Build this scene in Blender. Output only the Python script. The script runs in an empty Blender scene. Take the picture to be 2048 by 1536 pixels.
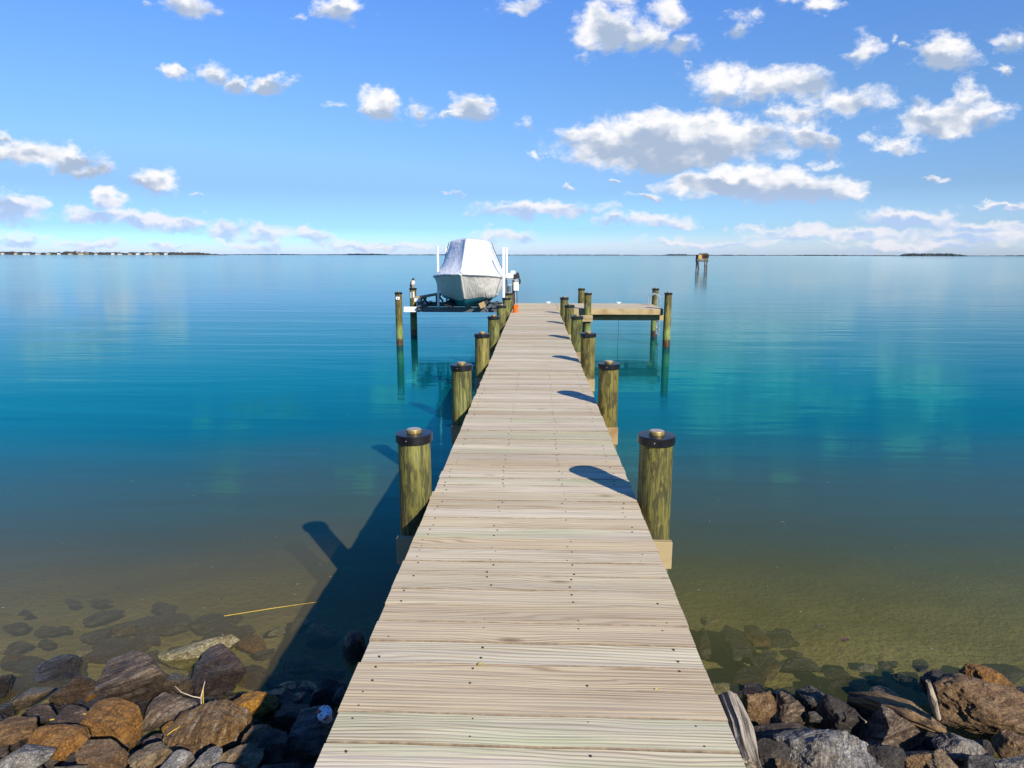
import bpy, bmesh, math, random
import numpy as np
from mathutils import Vector, Matrix, noise

random.seed(7)
rng = np.random.default_rng(7)
SC = bpy.context.scene
COL = SC.collection
R = math.radians

# ------------------------------------------------------------------ camera solve
FPX = 1365.0
TH = math.atan(258 / FPX)
YAW = math.atan(47 / FPX * math.cos(TH))
ROLL = R(0.1)
EYE = 1.55
WATER = -1.10
fw = Vector((-math.sin(YAW) * math.cos(TH), math.cos(YAW) * math.cos(TH), -math.sin(TH)))
rt = Vector((math.cos(YAW), math.sin(YAW), 0))
up = rt.cross(fw)
rt2 = rt * math.cos(ROLL) + up * math.sin(ROLL)
up2 = -rt * math.sin(ROLL) + up * math.cos(ROLL)
CAM = Vector((0, 0, EYE))


def ray(x, y):
    return fw * FPX + rt2 * (x - 1024) + up2 * (768 - y)


def at(x, y, z):
    d = ray(x, y)
    return CAM + d * ((z - EYE) / d.z)


def depth_at(p):
    return (Vector(p) - CAM).dot(fw)


cd = bpy.data.cameras.new('camera')
cam = bpy.data.objects.new('camera', cd)
COL.objects.link(cam)
cam.matrix_world = Matrix((rt2, up2, -fw)).transposed().to_4x4()
cam.location = CAM
cd.sensor_width = 36
cd.lens = FPX / 2048 * 36
cd.clip_start = 0.05
cd.clip_end = 60000
SC.camera = cam

# ------------------------------------------------------------------ node helpers


class NT:
    def __init__(self, tree):
        self.t = tree

    def n(self, typ, ins=None, **props):
        nd = self.t.nodes.new(typ)
        for k, v in props.items():
            setattr(nd, k, v)
        if ins:
            for k, v in ins.items():
                sock = nd.inputs[k]
                if isinstance(v, bpy.types.NodeSocket):
                    self.t.links.new(v, sock)
                elif v is not None:
                    sock.default_value = v
        return nd

    def math(self, op, a, b=0.0, c=0.0, clamp=False):
        nd = self.n('ShaderNodeMath', {0: a, 1: b, 2: c}, operation=op)
        nd.use_clamp = clamp
        return nd.outputs[0]

    def vmath(self, op, a, b=(0, 0, 0)):
        nd = self.n('ShaderNodeVectorMath', {0: a, 1: b}, operation=op)
        return nd.outputs['Value'] if op in ('LENGTH', 'DOT_PRODUCT') else nd.outputs[0]

    def noise(self, vec, scale, detail=4.0, rough=0.55, dist=0.0, color=False):
        nd = self.n('ShaderNodeTexNoise', {'Vector': vec, 'Scale': scale, 'Detail': detail, 'Roughness': rough, 'Distortion': dist})
        return nd.outputs['Color' if color else 'Fac']

    def mapr(self, v, a, b, c=0.0, d=1.0, smooth=False):
        nd = self.n('ShaderNodeMapRange', {'Value': v, 'From Min': a, 'From Max': b, 'To Min': c, 'To Max': d})
        if smooth:
            nd.interpolation_type = 'SMOOTHSTEP'
        return nd.outputs[0]

    def mix(self, f, a, b, blend='MIX'):
        nd = self.n('ShaderNodeMix', None, data_type='RGBA', blend_type=blend)
        for i, v in ((0, f), (6, a), (7, b)):
            if isinstance(v, bpy.types.NodeSocket):
                self.t.links.new(v, nd.inputs[i])
            else:
                nd.inputs[i].default_value = v if i == 0 else (*v[:3], 1)
        return nd.outputs[2]

    def scalev(self, vec, s, loc=(0, 0, 0)):
        nd = self.n('ShaderNodeMapping', {'Vector': vec, 'Scale': s, 'Location': loc})
        return nd.outputs[0]

    def ramp(self, f, stops):
        nd = self.n('ShaderNodeValToRGB', {0: f})
        el = nd.color_ramp.elements
        while len(el) < len(stops):
            el.new(0.5)
        for e, (p, c) in zip(el, stops):
            e.position = p
            e.color = (*c, 1)
        return nd.outputs[0]

    def sep(self, v):
        return self.n('ShaderNodeSeparateXYZ', {0: v}).outputs


def new_mat(name):
    m = bpy.data.materials.new(name)
    m.use_nodes = True
    nt = NT(m.node_tree)
    b = m.node_tree.nodes['Principled BSDF']
    return m, nt, b


def setin(nt, b, **kw):
    for k, v in kw.items():
        s = b.inputs[k.replace('_', ' ')]
        if isinstance(v, bpy.types.NodeSocket):
            nt.t.links.new(v, s)
        else:
            s.default_value = v


def objco(nt):
    tc = nt.n('ShaderNodeTexCoord').outputs['Object']
    oi = nt.n('ShaderNodeObjectInfo').outputs['Random']
    off = nt.n('ShaderNodeCombineXYZ', {0: nt.math('MULTIPLY', oi, 37.0), 1: nt.math('MULTIPLY', oi, 91.0), 2: nt.math('MULTIPLY', oi, 53.0)}).outputs[0]
    return tc, nt.vmath('ADD', tc, off), oi


def bump(nt, h, dist, strength=1.0):
    return nt.n('ShaderNodeBump', {'Height': h, 'Distance': dist, 'Strength': strength}).outputs[0]


def worldz(nt):
    return nt.sep(nt.n('ShaderNodeNewGeometry').outputs['Position'])[2]


# ------------------------------------------------------------------ materials
M = {}


def plain(name, col, rough=0.5, metal=0.0, var=0.12, scale=14.0, bmp=0.0):
    m, nt, b = new_mat(name)
    tc, v, oi = objco(nt)
    n = nt.noise(v, scale, 5)
    c = nt.mix(nt.mapr(n, 0.3, 0.7), [x * (1 - var) for x in col], [min(1, x * (1 + var)) for x in col])
    setin(nt, b, Base_Color=c, Roughness=nt.mapr(n, 0.2, 0.8, rough * 0.85, min(1, rough * 1.15)), Metallic=metal)
    if bmp:
        setin(nt, b, Normal=bump(nt, n, bmp))
    M[name] = m
    return m


def deck_wood(name, light, grey, dark, axis='x', green=0.0):
    m, nt, b = new_mat(name)
    tc = nt.n('ShaderNodeTexCoord').outputs['Object']
    rnd = nt.n('ShaderNodeAttribute', attribute_name='board').outputs['Fac']
    # along = grain direction, across = board width
    s = nt.sep(tc)
    al, ac = (s[0], s[1]) if axis == 'x' else (s[2], s[0])
    rx = nt.math('MULTIPLY', rnd, 131.0)
    co = nt.n('ShaderNodeCombineXYZ', {0: nt.math('ADD', al, rx), 1: ac, 2: nt.math('ADD', s[2] if axis == 'x' else s[1], nt.math('MULTIPLY', rnd, 57.0))}).outputs[0]
    # knots: sparse cells
    vk = nt.n('ShaderNodeTexVoronoi', {'Vector': nt.scalev(co, (1.6, 5.5, 1)), 'Scale': 1.0, 'Randomness': 1.0})
    kd = vk.outputs['Distance']
    kr = nt.sep(vk.outputs['Color'])[0]
    kon = nt.math('GREATER_THAN', kr, 0.62)
    knot = nt.math('MULTIPLY', nt.mapr(kd, 0.03, 0.13, 1, 0, True), kon)
    ksw = nt.math('MULTIPLY', nt.mapr(kd, 0.0, 0.5, 1, 0, True), kon)
    # cathedral contours: contour lines of a slow noise stretched along the board
    low = nt.noise(nt.scalev(co, (0.55, 5.0, 1)), 1.0, 2.5, 0.5, 0.3)
    ph = nt.math('ADD', nt.math('ADD', nt.math('MULTIPLY', low, 62.0), nt.math('MULTIPLY', ac, 330.0)), nt.math('MULTIPLY', ksw, 9.0))
    ring = nt.math('ADD', nt.math('MULTIPLY', nt.math('SINE', ph), 0.5), 0.5)
    ring = nt.math('POWER', ring, 2.2)
    fine = nt.noise(nt.scalev(co, (2.0, 120.0, 1)), 1.0, 5, 0.65)
    streak = nt.noise(nt.scalev(co, (0.7, 26.0, 1)), 1.0, 4, 0.6)
    patch = nt.noise(nt.scalev(co, (0.9, 7.0, 1)), 1.0, 3, 0.5)
    amt = nt.mapr(patch, 0.40, 0.64, 0.14, 0.80)
    base = nt.mix(nt.mapr(streak, 0.40, 0.60), light, grey)
    base = nt.mix(nt.math('MULTIPLY', ring, amt), base, dark)
    base = nt.mix(nt.mapr(fine, 0.50, 0.72, 0, 0.75), base, dark)
    base = nt.mix(nt.math('MULTIPLY', knot, 0.75), base, (dark[0] * .55, dark[1] * .5, dark[2] * .5))
    tone = nt.math('FRACT', nt.math('MULTIPLY', rnd, 17.31))
    base = nt.mix(0.7, base, nt.ramp(tone, [(0, (.72, .68, .62)), (.2, (1.0, .97, .92)), (.45, (1.04, 1.02, 1.0)), (.6, (.93, .89, .86)), (.75, (.88, .92, .84)), (.88, (.88, .78, .62)), (1, (.70, .60, .46))]), 'MULTIPLY')
    base = nt.mix(1.0, base, (1.26, 1.26, 1.26), 'MULTIPLY')
    if green:
        g = nt.math('MULTIPLY', nt.math('GREATER_THAN', nt.math('FRACT', nt.math('MULTIPLY', rnd, 7.77)), 0.72), nt.mapr(nt.noise(nt.scalev(co, (1.2, 9, 1)), 1, 3), 0.42, 0.66))
        base = nt.mix(nt.math('MULTIPLY', g, green), base, (0.36, 0.42, 0.20))
    setin(nt, b, Base_Color=base, Roughness=nt.mapr(fine, 0.3, 0.7, 0.62, 0.85))
    h = nt.math('ADD', nt.math('MULTIPLY', fine, 0.6), nt.math('MULTIPLY', ring, -0.25))
    setin(nt, b, Normal=bump(nt, h, 0.004, 0.8))
    M[name] = m
    return m


deck_wood('deck_wood', (0.565, 0.492, 0.345), (0.455, 0.395, 0.30), (0.25, 0.165, 0.085), green=0.55)
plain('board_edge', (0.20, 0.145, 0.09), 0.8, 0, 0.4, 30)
deck_wood('beam_wood', (0.35, 0.27, 0.14), (0.29, 0.23, 0.125), (0.20, 0.11, 0.045))


def pile_mat(name, tide=-0.72):
    m, nt, b = new_mat(name)
    tc, v, oi = objco(nt)
    st = nt.noise(nt.scalev(v, (17, 17, 4.2)), 1.5, 6, 0.66, 0.5)
    fine = nt.noise(nt.scalev(v, (40, 40, 1.4)), 2.2, 5, 0.65)
    big = nt.noise(nt.scalev(v, (4, 4, 1.1)), 1.5, 3)
    low = nt.noise(nt.scalev(v, (2.2, 2.2, 0.5)), 1.0, 2, 0.5, 0.5)
    ring = nt.math('POWER', nt.math('ADD', nt.math('MULTIPLY', nt.math('SINE', nt.math('MULTIPLY', low, 70.0)), 0.5), 0.5), 1.6)
    c = nt.mix(nt.mapr(st, 0.44, 0.54), (0.048, 0.043, 0.009), (0.168, 0.150, 0.028))
    c = nt.mix(nt.mapr(big, 0.54, 0.66, 0, 0.75), c, (0.27, 0.26, 0.075))
    c = nt.mix(nt.math('MULTIPLY', ring, 0.28), c, (0.07, 0.07, 0.012))
    c = nt.mix(nt.mapr(fine, 0.48, 0.60, 0, 0.9), c, (0.035, 0.033, 0.010))
    rust = nt.noise(nt.scalev(v, (5, 5, 2.4)), 1.3, 3)
    c = nt.mix(nt.mapr(rust, 0.60, 0.72, 0, 0.7), c, (0.20, 0.095, 0.012))
    # tide marks by height on the post
    z = worldz(nt)
    zz = nt.math('ADD', z, nt.math('MULTIPLY', nt.math('SUBTRACT', st, 0.5), 0.16))
    alg = nt.math('MULTIPLY', nt.mapr(zz, -0.38, -0.66, 0, 1, True), 0.6)
    c = nt.mix(alg, c, nt.mix(nt.mapr(st, 0.4, 0.6), (0.16, 0.24, 0.05), (0.24, 0.36, 0.13)))
    brown = nt.mapr(zz, -0.86, -0.93, 0, 1, True)
    c = nt.mix(brown, c, nt.mix(nt.mapr(st, 0.4, 0.6), (0.035, 0.018, 0.008), (0.11, 0.055, 0.02)))
    tint = nt.ramp(oi, [(0, (1.12, 1.0, .85)), (.5, (1.0, 1.0, 1.0)), (1, (.9, 1.02, 1.05))])
    c = nt.mix(1.0, c, tint, 'MULTIPLY')
    setin(nt, b, Base_Color=c, Roughness=nt.mapr(z, -0.9, -1.0, 0.78, 0.35))
    setin(nt, b, Normal=bump(nt, nt.math('ADD', fine, nt.math('MULTIPLY', st, 0.6)), 0.006))
    M[name] = m


pile_mat('piling_wood')
plain('black_plastic', (0.006, 0.006, 0.008), 0.32, 0, 0.3, 30)
plain('brass', (0.55, 0.40, 0.15), 0.38, 0.7, 0.15, 60)
plain('light_lens', (0.34, 0.27, 0.21), 0.3, 0, 0.15, 60)
plain('screw_dark', (0.035, 0.025, 0.02), 0.6)
plain('steel', (0.55, 0.56, 0.58), 0.35, 0.8)
plain('galvanised', (0.42, 0.44, 0.46), 0.42, 0.7, 0.2, 8)
plain('shaded_aluminium', (0.10, 0.115, 0.13), 0.5, 0.35, 0.18, 6)  # aluminium darkened to stand for the boat's shadow over the lift
plain('white_pvc', (0.80, 0.81, 0.82), 0.35, 0, 0.04, 6)
plain('white_paint', (0.78, 0.78, 0.77), 0.4, 0, 0.05, 10)
plain('cream_box', (0.74, 0.72, 0.60), 0.5, 0, 0.06, 10)
plain('yellow_sticker', (0.65, 0.60, 0.05), 0.5)
plain('tag_white', (0.72, 0.72, 0.70), 0.5, 0, 0.1, 40)
plain('tag_mark', (0.10, 0.10, 0.11), 0.6)
plain('carpet_black', (0.022, 0.024, 0.028), 0.95, 0, 0.3, 80, 0.004)
plain('rope_dark', (0.05, 0.05, 0.05), 0.8)
plain('strap_white', (0.72, 0.72, 0.72), 0.7)
plain('hull_teal', (0.03, 0.30, 0.36), 0.35, 0, 0.12, 3)
plain('orange_plastic', (0.72, 0.135, 0.012), 0.38, 0, 0.06, 9)
plain('pot_soil', (0.04, 0.026, 0.016), 0.95, 0, 0.4, 60, 0.01)
plain('straw', (0.62, 0.42, 0.06), 0.6, 0, 0.2, 40)
plain('dry_twig', (0.50, 0.40, 0.30), 0.7, 0, 0.2, 40)
plain('dead_leaf', (0.09, 0.035, 0.045), 0.7, 0, 0.3, 60)
plain('yellow_leaf', (0.50, 0.38, 0.08), 0.7, 0, 0.3, 60)
plain('speck', (0.10, 0.085, 0.06), 0.8, 0, 0.9, 3)
plain('speck_pale', (0.30, 0.28, 0.22), 0.8, 0, 0.4, 3)
plain('blind_wood', (0.085, 0.058, 0.045), 0.85, 0, 0.3, 3)
plain('blind_panel', (0.46, 0.27, 0.085), 0.8, 0, 0.25, 2)
plain('blind_brush', (0.07, 0.045, 0.03), 0.95, 0, 0.5, 3)
plain('house_white', (0.62, 0.60, 0.56), 0.7, 0, 0.1, 0.2)
plain('house_tan', (0.50, 0.40, 0.27), 0.7, 0, 0.1, 0.2)
plain('house_roof', (0.11, 0.10, 0.10), 0.8, 0, 0.2, 0.2)
plain('tree_brown', (0.042, 0.031, 0.026), 0.95, 0, 0.55, 0.03)
plain('tree_green', (0.018, 0.032, 0.026), 0.95, 0, 0.5, 0.03)
plain('tree_pale', (0.17, 0.14, 0.11), 0.95, 0, 0.4, 0.05)
plain('shore_ground', (0.10, 0.09, 0.06), 0.95, 0, 0.4, 0.02)

# boat cover: shrink-wrap / canvas
m, nt, b = new_mat('boat_cover')
tc, v, oi = objco(nt)
w1 = nt.noise(nt.scalev(v, (1.4, 0.8, 3.4)), 1.6, 4, 0.55, 1.2)
w2 = nt.noise(nt.scalev(v, (0.7, 0.7, 0.9)), 1.0, 2)
c = nt.mix(nt.mapr(w2, 0.35, 0.65), (0.70, 0.70, 0.71), (0.64, 0.645, 0.66))
setin(nt, b, Base_Color=c, Roughness=0.42)
w3 = nt.noise(nt.n('ShaderNodeMapping', {'Vector': v, 'Rotation': (0, R(-40), R(20)), 'Scale': (5.0, 1.0, 1.0)}).outputs[0], 1.0, 3, 0.55, 0.8)
setin(nt, b, Normal=bump(nt, nt.math('ADD', w1, nt.math('MULTIPLY', w3, 0.8)), 0.06, 0.7))
M['boat_cover'] = m
m, nt, b = new_mat('cover_skirt')
tc, v, oi = objco(nt)
cr = nt.n('ShaderNodeMapping', {'Vector': v, 'Rotation': (0, R(38), 0), 'Scale': (9.0, 1.2, 1.3)}).outputs[0]
w1 = nt.noise(cr, 1.0, 4, 0.6, 0.9)
w2 = nt.noise(v, 1.7, 3)
c = nt.mix(nt.mapr(w2, 0.35, 0.65), (0.74, 0.71, 0.65), (0.82, 0.79, 0.73))
setin(nt, b, Base_Color=c, Roughness=0.5)
setin(nt, b, Normal=bump(nt, w1, 0.05, 0.8))
M['cover_skirt'] = m

# bird: brown back and head, white breast
m, nt, b = new_mat('bird_feathers')
tc = nt.n('ShaderNodeTexCoord').outputs['Object']
s = nt.sep(tc)
n = nt.noise(nt.scalev(tc, (40, 40, 20)), 1.0, 4)
fr = nt.math('ADD', nt.math('MULTIPLY', s[0], 0.9), nt.math('MULTIPLY', s[1], -0.7))
breast = nt.math('MULTIPLY', nt.mapr(fr, 0.0, 0.02, 0, 1), nt.mapr(s[2], 0.255, 0.235, 0, 1))
c = nt.mix(nt.mapr(n, 0.3, 0.7), (0.035, 0.024, 0.018), (0.10, 0.07, 0.05))
c = nt.mix(breast, c, nt.mix(nt.mapr(n, 0.4, 0.75), (0.72, 0.68, 0.64), (0.5, 0.42, 0.36)))
setin(nt, b, Base_Color=c, Roughness=0.8)
M['bird_feathers'] = m
plain('beak_horn', (0.03, 0.028, 0.025), 0.4)
plain('bird_leg', (0.35, 0.30, 0.20), 0.6)

# can end: red, white and blue print
m, nt, b = new_mat('can_print')
tc = nt.n('ShaderNodeTexCoord').outputs['Object']
n = nt.noise(tc, 26.0, 2, 0.5, 1.0)
c = nt.ramp(n, [(0.0, (.05, .22, .42)), (.40, (.30, .55, .70)), (.43, (.85, .85, .85)), (.52, (.85, .83, .82)), (.56, (.55, .05, .04)), (1, (.5, .04, .03))])
setin(nt, b, Base_Color=c, Roughness=0.35)
M['can_print'] = m

# driftwood
def driftwood_mat(name, a, b_, dk):
    m, nt, b = new_mat(name)
    tc, v, oi = objco(nt)
    f = nt.noise(nt.scalev(v, (34, 34, 1.6)), 1.0, 6, 0.65)
    g = nt.noise(nt.scalev(v, (7, 7, 1.0)), 1.0, 3)
    c = nt.mix(nt.mapr(g, 0.35, 0.65), a, b_)
    c = nt.mix(nt.mapr(f, 0.48, 0.58, 0, 0.95), c, dk)
    setin(nt, b, Base_Color=c, Roughness=0.85, Normal=bump(nt, f, 0.03))
    M[name] = m


driftwood_mat('driftwood', (0.46, 0.39, 0.30), (0.36, 0.28, 0.19), (0.05, 0.034, 0.022))
driftwood_mat('driftwood_brown', (0.30, 0.19, 0.085), (0.22, 0.13, 0.055), (0.035, 0.022, 0.013))


def rock_mat(name, a, bcol, vein, strata=0.5, rot=(0.3, 0.5, 0.2), wet_z=-1.02, stain=None):
    m, nt, b = new_mat(name)
    tc, v, oi = objco(nt)
    rv = nt.n('ShaderNodeMapping', {'Vector': v, 'Rotation': rot}).outputs[0]
    n1 = nt.noise(v, 5.0, 7, 0.62)
    n2 = nt.noise(v, 24.0, 8, 0.72)
    st = nt.noise(nt.scalev(rv, (2.0, 2.0, 17.0)), 2.2, 6, 0.66, 0.7)
    n3 = nt.noise(v, 9.0, 5, 0.7, 0.6)
    c = nt.mix(nt.mapr(n1, 0.36, 0.64), a, bcol)
    if stain:
        c = nt.mix(nt.mapr(nt.noise(v, 3.2, 5, 0.6), 0.48, 0.6, 0, 0.85), c, stain)
    c = nt.mix(nt.mapr(st, 0.5, 0.66, 0, strata), c, vein)
    c = nt.mix(nt.mapr(st, 0.48, 0.38, 0, 0.6 * strata + 0.25), c, (a[0] * .3, a[1] * .28, a[2] * .28))
    c = nt.mix(nt.mapr(n2, 0.50, 0.64, 0, 0.75), c, (a[0] * .28, a[1] * .26, a[2] * .26))
    c = nt.mix(nt.mapr(n2, 0.44, 0.30, 0, 0.45), c, vein)
    c = nt.mix(nt.mapr(n3, 0.62, 0.72, 0, 0.5), c, (vein[0] * .9, vein[1] * .9, vein[2] * .85))
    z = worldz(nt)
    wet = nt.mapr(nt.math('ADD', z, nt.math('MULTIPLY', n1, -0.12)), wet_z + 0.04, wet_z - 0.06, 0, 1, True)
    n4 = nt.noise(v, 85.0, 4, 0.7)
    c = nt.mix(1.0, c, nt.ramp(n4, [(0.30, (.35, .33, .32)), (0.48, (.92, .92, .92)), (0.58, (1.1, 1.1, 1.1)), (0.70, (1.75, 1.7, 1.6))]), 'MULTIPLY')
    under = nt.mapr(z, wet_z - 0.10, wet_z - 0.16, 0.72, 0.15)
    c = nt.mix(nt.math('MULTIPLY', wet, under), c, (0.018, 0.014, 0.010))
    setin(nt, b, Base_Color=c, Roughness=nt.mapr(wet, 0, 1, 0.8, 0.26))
    vo = nt.n('ShaderNodeTexVoronoi', {'Vector': nt.vmath('ADD', v, nt.noise(v, 6.0, 3, color=True)), 'Scale': 5.0}, feature='DISTANCE_TO_EDGE').outputs['Distance']
    crack = nt.mapr(vo, 0.0, 0.03, 0.0, 1.0)
    h = nt.math('ADD', nt.math('ADD', nt.math('MULTIPLY', st, 0.7 * strata + 0.15), nt.math('MULTIPLY', n2, 0.75)), nt.math('ADD', nt.math('MULTIPLY', crack, 0.10), nt.math('ADD', nt.math('MULTIPLY', n1, 0.5), nt.math('MULTIPLY', n4, 0.30))))
    setin(nt, b, Normal=bump(nt, h, 0.06))
    M[name] = m


rock_mat('rock_grey_brown', (0.13, 0.082, 0.048), (0.22, 0.15, 0.095), (0.46, 0.36, 0.26), 0.85, (0.5, 0.6, 0.2))
rock_mat('rock_orange', (0.30, 0.135, 0.022), (0.42, 0.19, 0.032), (0.42, 0.27, 0.12), 0.4, (0.2, 0.9, 0.2))
rock_mat('rock_gold', (0.50, 0.235, 0.014), (0.40, 0.18, 0.030), (0.46, 0.29, 0.09), 0.3, (0.2, 0.4, 0.2))
rock_mat('rock_ochre_streaked', (0.20, 0.105, 0.032), (0.28, 0.145, 0.030), (0.60, 0.50, 0.38), 0.65, (0.1, 1.4, 0.3))
rock_mat('rock_purple', (0.075, 0.046, 0.034), (0.12, 0.075, 0.052), (0.36, 0.27, 0.20), 0.5, (0.9, 0.2, 0.4))
rock_mat('rock_cream', (0.30, 0.24, 0.11), (0.42, 0.36, 0.20), (0.56, 0.51, 0.36), 0.5, (0.6, 0.3, 0.2), wet_z=-1.3)
rock_mat('rock_pale', (0.29, 0.255, 0.215), (0.42, 0.38, 0.33), (0.60, 0.56, 0.51), 0.65, (0.6, 1.1, 0.3), stain=(0.28, 0.20, 0.11))
rock_mat('rock_tan', (0.26, 0.165, 0.075), (0.36, 0.255, 0.13), (0.52, 0.41, 0.27), 0.55, (0.4, 0.8, 0.1))
rock_mat('rock_brown', (0.20, 0.105, 0.038), (0.31, 0.175, 0.070), (0.46, 0.33, 0.19), 0.5, (1.2, 0.5, 0.6))
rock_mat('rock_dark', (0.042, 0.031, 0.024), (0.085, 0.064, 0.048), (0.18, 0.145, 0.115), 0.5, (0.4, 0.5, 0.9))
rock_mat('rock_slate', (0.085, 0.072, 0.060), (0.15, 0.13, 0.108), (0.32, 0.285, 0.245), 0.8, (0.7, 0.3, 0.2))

# ------------------------------------------------------------------ mesh builder


class MB:
    def __init__(self):
        self.v, self.f, self.mi, self.at = [], [], [], []
        self.mats = []

    def _m(self, mat):
        if mat not in self.mats:
            self.mats.append(mat)
        return self.mats.index(mat)

    def add(self, verts, faces, mat, a=0.0):
        o = len(self.v)
        i = self._m(mat)
        self.v += [tuple(p) for p in verts]
        for f in faces:
            self.f.append([o + k for k in f])
            self.mi.append(i)
            self.at.append(a)

    def box(self, c, s, mat, rot=None, a=0.0, ch=0.0):
        """box with chamfered edges when ch > 0"""
        hx, hy, hz = s[0] / 2, s[1] / 2, s[2] / 2
        bm = bmesh.new()
        bmesh.ops.create_cube(bm, size=1.0)
        for vv in bm.verts:
            vv.co = Vector((vv.co.x * 2 * hx, vv.co.y * 2 * hy, vv.co.z * 2 * hz))
        if ch > 0:
            bmesh.ops.bevel(bm, geom=bm.edges[:], offset=ch, segments=1, affect='EDGES')
        mt = rot if rot is not None else Matrix.Identity(3)
        bm.verts.index_update()
        vs = [mt @ p.co + Vector(c) for p in bm.verts]
        fs = [[q.index for q in f.verts] for f in bm.faces]
        bm.free()
        self.add(vs, fs, mat, a)

    def bar(self, p, q, w, h, mat, upv=(0, 0, 1), ch=0.0, a=0.0):
        p, q = Vector(p), Vector(q)
        d = (q - p)
        L = d.length
        d.normalize()
        x = d.cross(Vector(upv))
        if x.length < 1e-4:
            x = Vector((1, 0, 0))
        x.normalize()
        z = x.cross(d)
        rot = Matrix((x, d, z)).transposed()
        self.box((p + q) / 2, (w, L, h), mat, rot, a, ch)

    def tube(self, pts, rad, mat, n=10, caps=True, a=0.0):
        pts = [Vector(p) for p in pts]
        rads = rad if isinstance(rad, (list, tuple)) else [rad] * len(pts)
        rings = []
        ref = None
        for i, p in enumerate(pts):
            d = (pts[min(i + 1, len(pts) - 1)] - pts[max(i - 1, 0)]).normalized()
            if ref is None:
                ref = Vector((0, 0, 1)) if abs(d.z) < 0.9 else Vector((1, 0, 0))
            x = (ref - d * ref.dot(d)).normalized()
            y = d.cross(x)
            ref = x
            rings.append([p + (x * math.cos(t) + y * math.sin(t)) * rads[i] for t in [2 * math.pi * k / n for k in range(n)]])
        vs = [q for r in rings for q in r]
        fs = []
        for i in range(len(pts) - 1):
            for k in range(n):
                fs.append([i * n + k, i * n + (k + 1) % n, (i + 1) * n + (k + 1) % n, (i + 1) * n + k])
        if caps:
            fs.append(list(range(n))[::-1])
            fs.append([(len(pts) - 1) * n + k for k in range(n)])
        self.add(vs, fs, mat, a)

    def lathe(self, prof, c, mat, n=24, a=0.0):
        """profile of (radius, z) from bottom to top"""
        c = Vector(c)
        vs, fs = [], []
        for r, z in prof:
            for k in range(n):
                t = 2 * math.pi * k / n
                vs.append(c + Vector((r * math.cos(t), r * math.sin(t), z)))
        for i in range(len(prof) - 1):
            for k in range(n):
                fs.append([i * n + k, i * n + (k + 1) % n, (i + 1) * n + (k + 1) % n, (i + 1) * n + k])
        fs.append(list(range(n))[::-1])
        fs.append([(len(prof) - 1) * n + k for k in range(n)])
        self.add(vs, fs, mat, a)

    def build(self, name, parent=None, loc=None, smooth=True, angle=35, attr=False):
        me = bpy.data.meshes.new(name)
        me.from_pydata(self.v, [], self.f)
        for mt in self.mats:
            me.materials.append(M[mt])
        me.polygons.foreach_set('material_index', self.mi)
        if attr:
            at_ = me.attributes.new('board', 'FLOAT', 'FACE')
            at_.data.foreach_set('value', self.at)
        me.update()
        if smooth:
            me.shade_smooth()
            me.set_sharp_from_angle(angle=R(angle))
        o = bpy.data.objects.new(name, me)
        COL.objects.link(o)
        if parent:
            o.parent = parent
        if loc:
            o.location = loc
        return o


def tag(o, label=None, cat=None, group=None, kind=None):
    if label:
        o['label'] = label
    if cat:
        o['category'] = cat
    if group:
        o['group'] = group
    if kind:
        o['kind'] = kind
    return o


def thing(name, loc, label, cat, group=None, rz=0.0):
    o = bpy.data.objects.new(name, None)
    o.empty_display_size = 0.2
    COL.objects.link(o)
    o.location = loc
    o.rotation_euler = (0, 0, rz)
    return tag(o, label, cat, group)


def copy_tree(o, parent=None):
    c = o.copy()
    COL.objects.link(c)
    if parent:
        c.parent = parent
    for ch in list(o.children):
        copy_tree(ch, c)
    return c


# ------------------------------------------------------------------ world: sky and clouds
SUN_EL, SUN_AZ = 31.0, 146.2
wld = bpy.data.worlds.new('World')
SC.world = wld
wld.use_nodes = True
nt = NT(wld.node_tree)
bg = wld.node_tree.nodes['Background']
SKY = 0.1
sky = nt.n('ShaderNodeTexSky', sky_type='NISHITA', sun_disc=False, sun_elevation=R(SUN_EL), sun_rotation=R(SUN_AZ))
dirv = nt.n('ShaderNodeTexCoord').outputs['Generated']
ds = nt.sep(dirv)
elev = nt.math('MULTIPLY', nt.math('ARCSINE', ds[2]), 180 / math.pi / 90.0)
# sky tint by elevation; unseen zenith deepened to send blue fill into shadows
RS = 3.0
stops = [(0.0, (1.15, 1.42, 2.25)), (.6 / 90, (.96, 1.22, 1.9)), (2 / 90, (.58, .83, 1.40)), (5 / 90, (.43, .61, .96)), (12 / 90, (.44, .67, .99)), (18.5 / 90, (.42, .70, 1.18)), (23 / 90, (.24, .58, 1.12)),
         (30 / 90, (.10, .46, 1.08)), (50 / 90, (.04, .36, 1.05)), (1.0, (.03, .34, 1.0))]
corr = nt.ramp(nt.math('MAXIMUM', elev, 0.0), [(p, tuple(x / RS for x in c)) for p, c in stops])
capd = nt.n('ShaderNodeVectorMath', {0: sky.outputs[0], 1: (4.6, 6.2, 7.0)}, operation='MINIMUM').outputs[0]   # tame the aureole round the sun
skyc = nt.mix(1.0, capd, corr, 'MULTIPLY')
skyc = nt.n('ShaderNodeVectorMath', {0: skyc, 'Scale': SKY * RS}, operation='SCALE').outputs[0]

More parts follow.
